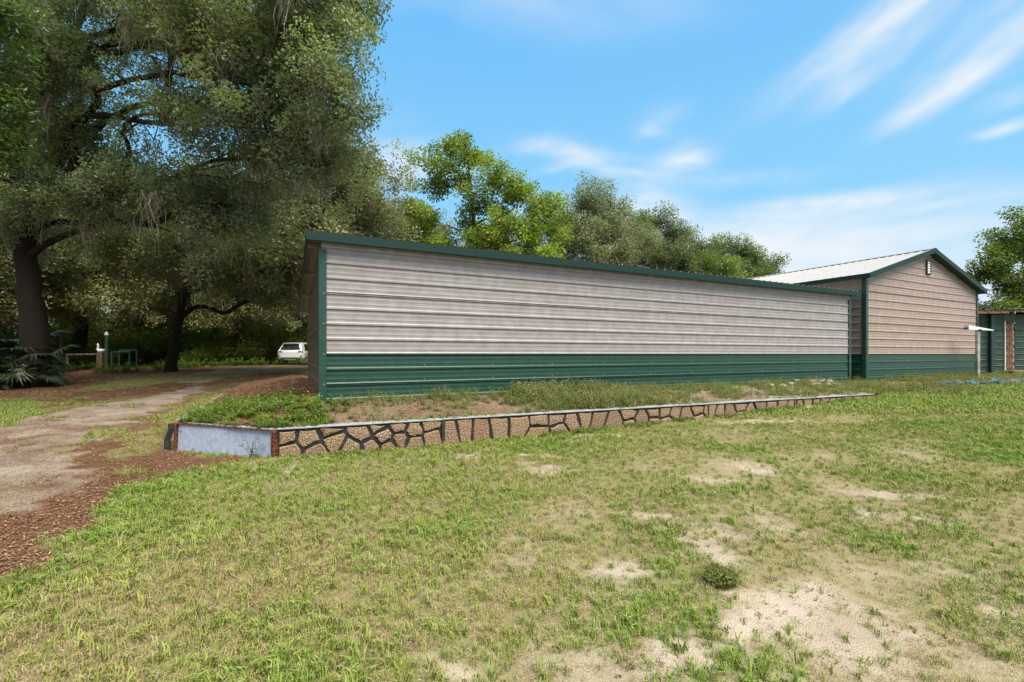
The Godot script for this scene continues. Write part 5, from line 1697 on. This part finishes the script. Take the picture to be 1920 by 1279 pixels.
func weed_sprig(stems: int, h: float, leaf: float, seed_: int) -> ArrayMesh:
	rng.seed = seed_
	var mb := MB.new()
	for s in stems:
		var a := rr(0, TAU)
		var dir := Vector3(cos(a) * rr(0.1, 0.6), 1.0, sin(a) * rr(0.1, 0.6)).normalized()
		var hh := h * rr(0.55, 1.1)
		var p0 := Vector3(rr(-0.03, 0.03), -0.01, rr(-0.03, 0.03))
		var p1 := p0 + dir * hh
		mb.col = Color(0.9, 0.85, 0.8)
		var sx := dir.cross(Vector3.RIGHT).normalized() * 0.0022
		mb.quad(p0 - sx, p0 + sx, p1 + sx * 0.5, p1 - sx * 0.5)
		var n := 7
		for k in n:
			var t := lerpf(0.25, 1.0, k / float(n - 1))
			var p := p0.lerp(p1, t)
			var b := k * 2.4 + rr(-0.4, 0.4)
			var out := Vector3(cos(b), rr(0.0, 0.7), sin(b)).normalized()
			var side := out.cross(Vector3.UP).normalized()
			var l := leaf * rr(0.7, 1.25)
			var tone := rr(0.75, 1.3)
			mb.col = Color(tone, tone, tone)
			var m := p + out * l * 0.5
			mb.tri(p, m + side * l * 0.26, p + out * l)
			mb.tri(p, p + out * l, m - side * l * 0.26)
	return mb.mesh(M.soft_leaf)

func bed_point(lx: float, lz: float) -> Vector3:
	return P(-2.83, 6.68) + Vector3(lx * 0.896 + lz * 0.444, bed_height(lx, lz), -lx * 0.444 + lz * 0.896)

func make_bed_plants() -> void:
	var broad := weed_sprig(4, 0.15, 0.05, 401)
	var wispy := weed_sprig(5, 0.22, 0.028, 402)
	var low := weed_sprig(4, 0.07, 0.035, 403)
	var grassy := tuft(12, 0.06, 0.17, 0.0035, 0.05, 0.7, 404)
	var sets := {"broad": [broad, [], []], "wispy": [wispy, [], []], "low": [low, [], []], "grassy": [grassy, [], []]}
	var root := Node3D.new()
	root.name = "bed_weeds"
	add_child(root)
	root.set_meta("kind", "stuff")
	tag(root, "green weeds overgrowing the raised bed along the long shed", "weeds")
	rng.seed = 411
	var put := func(key: String, lx: float, lz: float, sc: float, c: Color) -> void:
		var e: Array = sets[key]
		e[1].append(Transform3D(Basis(Vector3.UP, rr(0, TAU)).rotated(Vector3.RIGHT, rr(-0.25, 0.25)).scaled(Vector3(sc, sc, sc)), bed_point(lx, lz)))
		e[2].append(c)
	# bright broad-leaved cover round the end of the shed
	for k in 2600:
		var lx := rr(-1.68, 0.35)
		var lz := rr(-2.6, 1.45)
		if lz > bed_front(lx) - 0.03: continue
		if lx > -0.02 and lz < 0.12: continue
		var m := n_mid.get_noise_2d(lx * 3.0 + 20.0, lz * 3.0)
		var back := smoothstep(-0.2, -2.2, lz)
		var dens := 0.75 - 0.7 * back + m * 1.1
		if lx > -0.55 and lz < -0.1: dens -= 0.7 * smoothstep(-0.7, -0.15, lx)
		if lx > 0.0: dens -= 0.45
		if rng.randf() > dens: continue
		var c := Color(0.150, 0.238, 0.035).lerp(Color(0.106, 0.158, 0.040), clampf(0.4 + m * 1.2 + back * 0.6, 0.0, 1.0))
		put.call("broad" if rng.randf() < 0.5 else ("low" if rng.randf() < 0.6 else "grassy"), lx, lz, rr(0.5, 0.95) * (1.0 - 0.25 * back), c)
	# along the wall: thin first, a dense hump in the middle, thin and grassy beyond
	for k in 12000:
		var lx := rr(0.1, 12.4)
		var f := bed_front(lx)
		var lz := rr(0.06, f - 0.08)
		var t := lz / f
		var m := n_mid.get_noise_2d(lx * 2.4 + 70.0, lz * 3.2)
		var dens := 0.0
		var hump := smoothstep(1.7, 3.3, lx + m * 1.2) * smoothstep(6.2, 4.6, lx + m) * clampf(0.75 + m * 1.2, 0.25, 1.0)
		dens += hump * 1.0 * smoothstep(0.02, 0.12, t) * smoothstep(1.0, 0.86, t)
		dens += (0.5 + m * 0.8) * smoothstep(0.55, 0.1, t) * smoothstep(0.5, 1.2, lx)
		dens += smoothstep(5.6, 6.4, lx) * (0.42 + m * 1.0) * smoothstep(0.98, 0.7, t)
		dens += 0.08 + m * 0.45
		if rng.randf() > dens: continue
		var c := Color(0.158, 0.185, 0.066).lerp(Color(0.238, 0.255, 0.123), clampf(0.5 + m + rng.randfn() * 0.2, 0.0, 1.0))
		if rng.randf() < 0.2: c = Color(0.106, 0.167, 0.031)
		if rng.randf() < 0.12: c = Color(0.246, 0.211, 0.114)
		var key := "wispy"
		if rng.randf() < 0.35: key = "grassy"
		elif rng.randf() < 0.4: key = "low"
		put.call(key, lx, lz, rr(0.55, 1.1) * (0.8 + 0.5 * hump), c)
	for k in 1500:
		var lx := rr(-1.6, 11.0)
		var m := n_mid.get_noise_2d(lx * 2.2, 321.0)
		if rng.randf() > 0.16 + m * 1.1: continue
		put.call("low" if rng.randf() < 0.6 else "grassy", lx, bed_front(lx) - rr(0.0, 0.16), rr(0.4, 0.85), Color(0.15, 0.19, 0.05).lerp(Color(0.22, 0.24, 0.10), rng.randf()))
	# weeds at the foot of the retaining wall
	for k in 1500:
		var s := rr(0.1, 11.2)
		var off := 0.03 + absf(rng.randfn()) * 0.09
		var x := -2.67 + s * 0.9185 + off * 0.3957
		var d := 5.12 + s * 0.3957 - off * 0.9185
		var m := n_mid.get_noise_2d(s * 2.6, 200.0)
		if rng.randf() > 0.35 + m * 1.3 - (0.25 if s < 1.2 else 0.0): continue
		var c := Color(0.097, 0.145, 0.031).lerp(Color(0.167, 0.185, 0.062), rng.randf())
		var key := "low" if rng.randf() < 0.55 else "grassy"
		var sc := rr(0.5, 0.95)
		var e: Array = sets[key]
		e[1].append(Transform3D(Basis(Vector3.UP, rr(0, TAU)).scaled(Vector3(sc, sc, sc)), P(x, d, land_bumpy(x, d))))
		e[2].append(c)
	# rough growth before the gable shed and the painted rocks
	for k in 5200:
		var lx := rr(11.6, 23.5)
		var lz := rr(0.1, 3.2)
		var x := -2.83 + lx * 0.896 + lz * 0.444
		var d := 6.68 + lx * 0.444 - lz * 0.896
		var m := n_mid.get_noise_2d(x * 1.7, d * 1.7 + 400.0)
		if rng.randf() > 0.42 + m * 1.2: continue
		var c := Color(0.123, 0.158, 0.044).lerp(Color(0.220, 0.207, 0.097), clampf(0.5 + rng.randfn() * 0.3, 0.0, 1.0))
		var key := "wispy" if rng.randf() < 0.3 else "grassy"
		var sc := rr(0.6, 1.25)
		var e: Array = sets[key]
		e[1].append(Transform3D(Basis(Vector3.UP, rr(0, TAU)).scaled(Vector3(sc, sc, sc)), P(x, d, land_bumpy(x, d))))
		e[2].append(c)
	# green undergrowth beyond the drive
	for k in 5000:
		var d := rr(24.0, 34.0)
		var x := rr(-38.0, -9.0)
		var m := n_mid.get_noise_2d(x * 0.5, d * 0.5 + 700.0)
		if rng.randf() > 0.15 + m * 1.8 or (x > -18.5 and d < 31.0): continue
		var sc := rr(2.0, 3.6)
		var e: Array = sets["broad"]
		e[1].append(Transform3D(Basis(Vector3.UP, rr(0, TAU)).scaled(Vector3(sc, sc, sc)), P(x, d, land_bumpy(x, d))))
		e[2].append(Color(0.088, 0.150, 0.026).lerp(Color(0.132, 0.194, 0.044), rng.randf()))
	for key in sets:
		var e: Array = sets[key]
		copies(key + "_sprigs", e[0], e[1], e[2], root)
	# the climbing plant in front of the pale sheet
	var pl := thing("leafy_plant", "small blue green leafy plant growing up against the pale metal sheet", "plant", P(-2.93, 5.08, land(-2.93, 5.08)), 0.4)
	var st := MB.new()
	rng.seed = 431
	for k in 6:
		var a := rr(-1.2, 1.2)
		var tip := Vector3(sin(a) * rr(0.06, 0.14), rr(0.14, 0.32), rr(0.0, 0.08))
		var bp := bend(Vector3(rr(-0.02, 0.02), -0.02, 0), tip, Vector3(0, 0.03, 0), 5, 0.03)
		st.col = Color(0.088, 0.123, 0.044)
		st.tube(bp, radii(0.003, 0.0015, 5), 4)
		for q in 8:
			var p := bp[1 + q % 5]
			var b := rr(0, TAU)
			var out := Vector3(cos(b), rr(-0.2, 0.5), sin(b)).normalized()
			var side := out.cross(Vector3.UP).normalized()
			var l := rr(0.035, 0.06)
			var tone := rr(0.8, 1.25)
			st.col = Color(0.085 * tone, 0.16 * tone, 0.075 * tone)
			st.tri(p, p + out * l * 0.5 + side * l * 0.3, p + out * l)
			st.tri(p, p + out * l, p + out * l * 0.5 - side * l * 0.3)
	part("foliage", st.mesh(M.soft_leaf), pl)

func make_litter() -> void:
	# curled dead oak leaves
	rng.seed = 501
	var lf := MB.new()
	for k in 9:
		var a := rr(0, TAU)
		var p := Vector3(rng.randfn() * 0.05, rr(0.002, 0.008), rng.randfn() * 0.06)
		var out := Vector3(cos(a), rr(-0.1, 0.35), sin(a)).normalized()
		var side := out.cross(Vector3.UP).normalized()
		var l := rr(0.013, 0.03)
		var tone := rr(0.75, 1.25)
		lf.col = Color(tone, tone, tone)
		var m := p + out * l * 0.5 + Vector3(0, -0.003, 0)
		lf.tri(p, m + side * l * 0.24 + Vector3(0, 0.006, 0), p + out * l)
		lf.tri(p, p + out * l, m - side * l * 0.24 + Vector3(0, 0.006, 0))
	var mesh := lf.mesh(M.dead_leaf)
	var where := []
	var cols := []
	var tones := [Color(0.197, 0.102, 0.061), Color(0.164, 0.086, 0.053), Color(0.238, 0.148, 0.094), Color(0.139, 0.074, 0.045), Color(0.271, 0.197, 0.135)]
	for bd in [[1.2, 4.5, 700.0], [4.5, 9.0, 320.0], [9.0, 18.0, 50.0], [18.0, 30.0, 16.0]]:
		var d0: float = bd[0]
		var d1: float = bd[1]
		var n := int(0.7 * (d1 * d1 - d0 * d0) * bd[2])
		for k in n:
			var d := sqrt(lerpf(d0 * d0, d1 * d1, rng.randf()))
			var x := rr(-1.4, 0.0) * d
			if in_bed(x, d): continue
			var cv := cover(x, d)
			if rng.randf() > cv.y * 0.8 + 0.02: continue
			var sc := rr(0.5, 1.1) * (1.0 if d < 9.0 else 1.9)
			where.append(Transform3D(Basis(Vector3.UP, rr(0, TAU)).scaled(Vector3(sc, sc, sc)), P(x, d, land_bumpy(x, d) + 0.003)))
			cols.append(tones[rng.randi() % 5] * rr(0.8, 1.15))
	# on the bed
	for k in 9500:
		var lx := rr(-1.6, 7.0) if k % 2 == 0 else rr(-1.6, 0.0)
		var lz := rr(-5.5, bed_front(lx) - 0.04)
		if lx > -0.03 and lz < 0.06: continue
		if lx > 4.0 and rng.randf() < 0.6: continue
		var sc := rr(0.8, 1.4)
		where.append(Transform3D(Basis(Vector3.UP, rr(0, TAU)).scaled(Vector3(sc, sc, sc)), bed_point(lx, lz) + Vector3(0, 0.004, 0)))
		cols.append(tones[rng.randi() % 5] * rr(0.8, 1.25))
	# a few dead leaves and twigs over the lawn
	for k in 260:
		var d := rr(0.8, 9.0)
		var x := rr(-1.4, 1.4) * d
		if in_bed(x, d) or shed_axes(x, d).y < 0.3 and shed_axes(x, d).x > -1.7: continue
		where.append(Transform3D(Basis(Vector3.UP, rr(0, TAU)), P(x, d, land_bumpy(x, d) - 0.001)))
		cols.append(tones[rng.randi() % 5] * rr(0.8, 1.25))
	for k in 5200:
		var d := sqrt(rr(0.5, 60.0))
		var x := rr(-0.4, 1.35) * d
		if in_bed(x, d) or shed_axes(x, d).y < 0.3 and shed_axes(x, d).x > -1.7: continue
		if rng.randf() > 0.25 + cover(x, d).z: continue
		var sc := rr(0.25, 0.6)
		where.append(Transform3D(Basis(Vector3.UP, rr(0, TAU)).scaled(Vector3(sc * rr(0.4, 1.0), sc * 0.7, sc * rr(0.6, 1.6))), P(x, d, land_bumpy(x, d) + 0.001)))
		cols.append((tones[rng.randi() % 5] if rng.randf() < 0.6 else Color(0.34, 0.27, 0.16)) * rr(0.7, 1.2))
	var o := copies("leaf_litter", mesh, where, cols, self)
	o.set_meta("kind", "stuff")
	tag(o, "brown fallen oak leaves scattered over the drive edge and bed", "leaf litter")
	print("litter ", where.size())
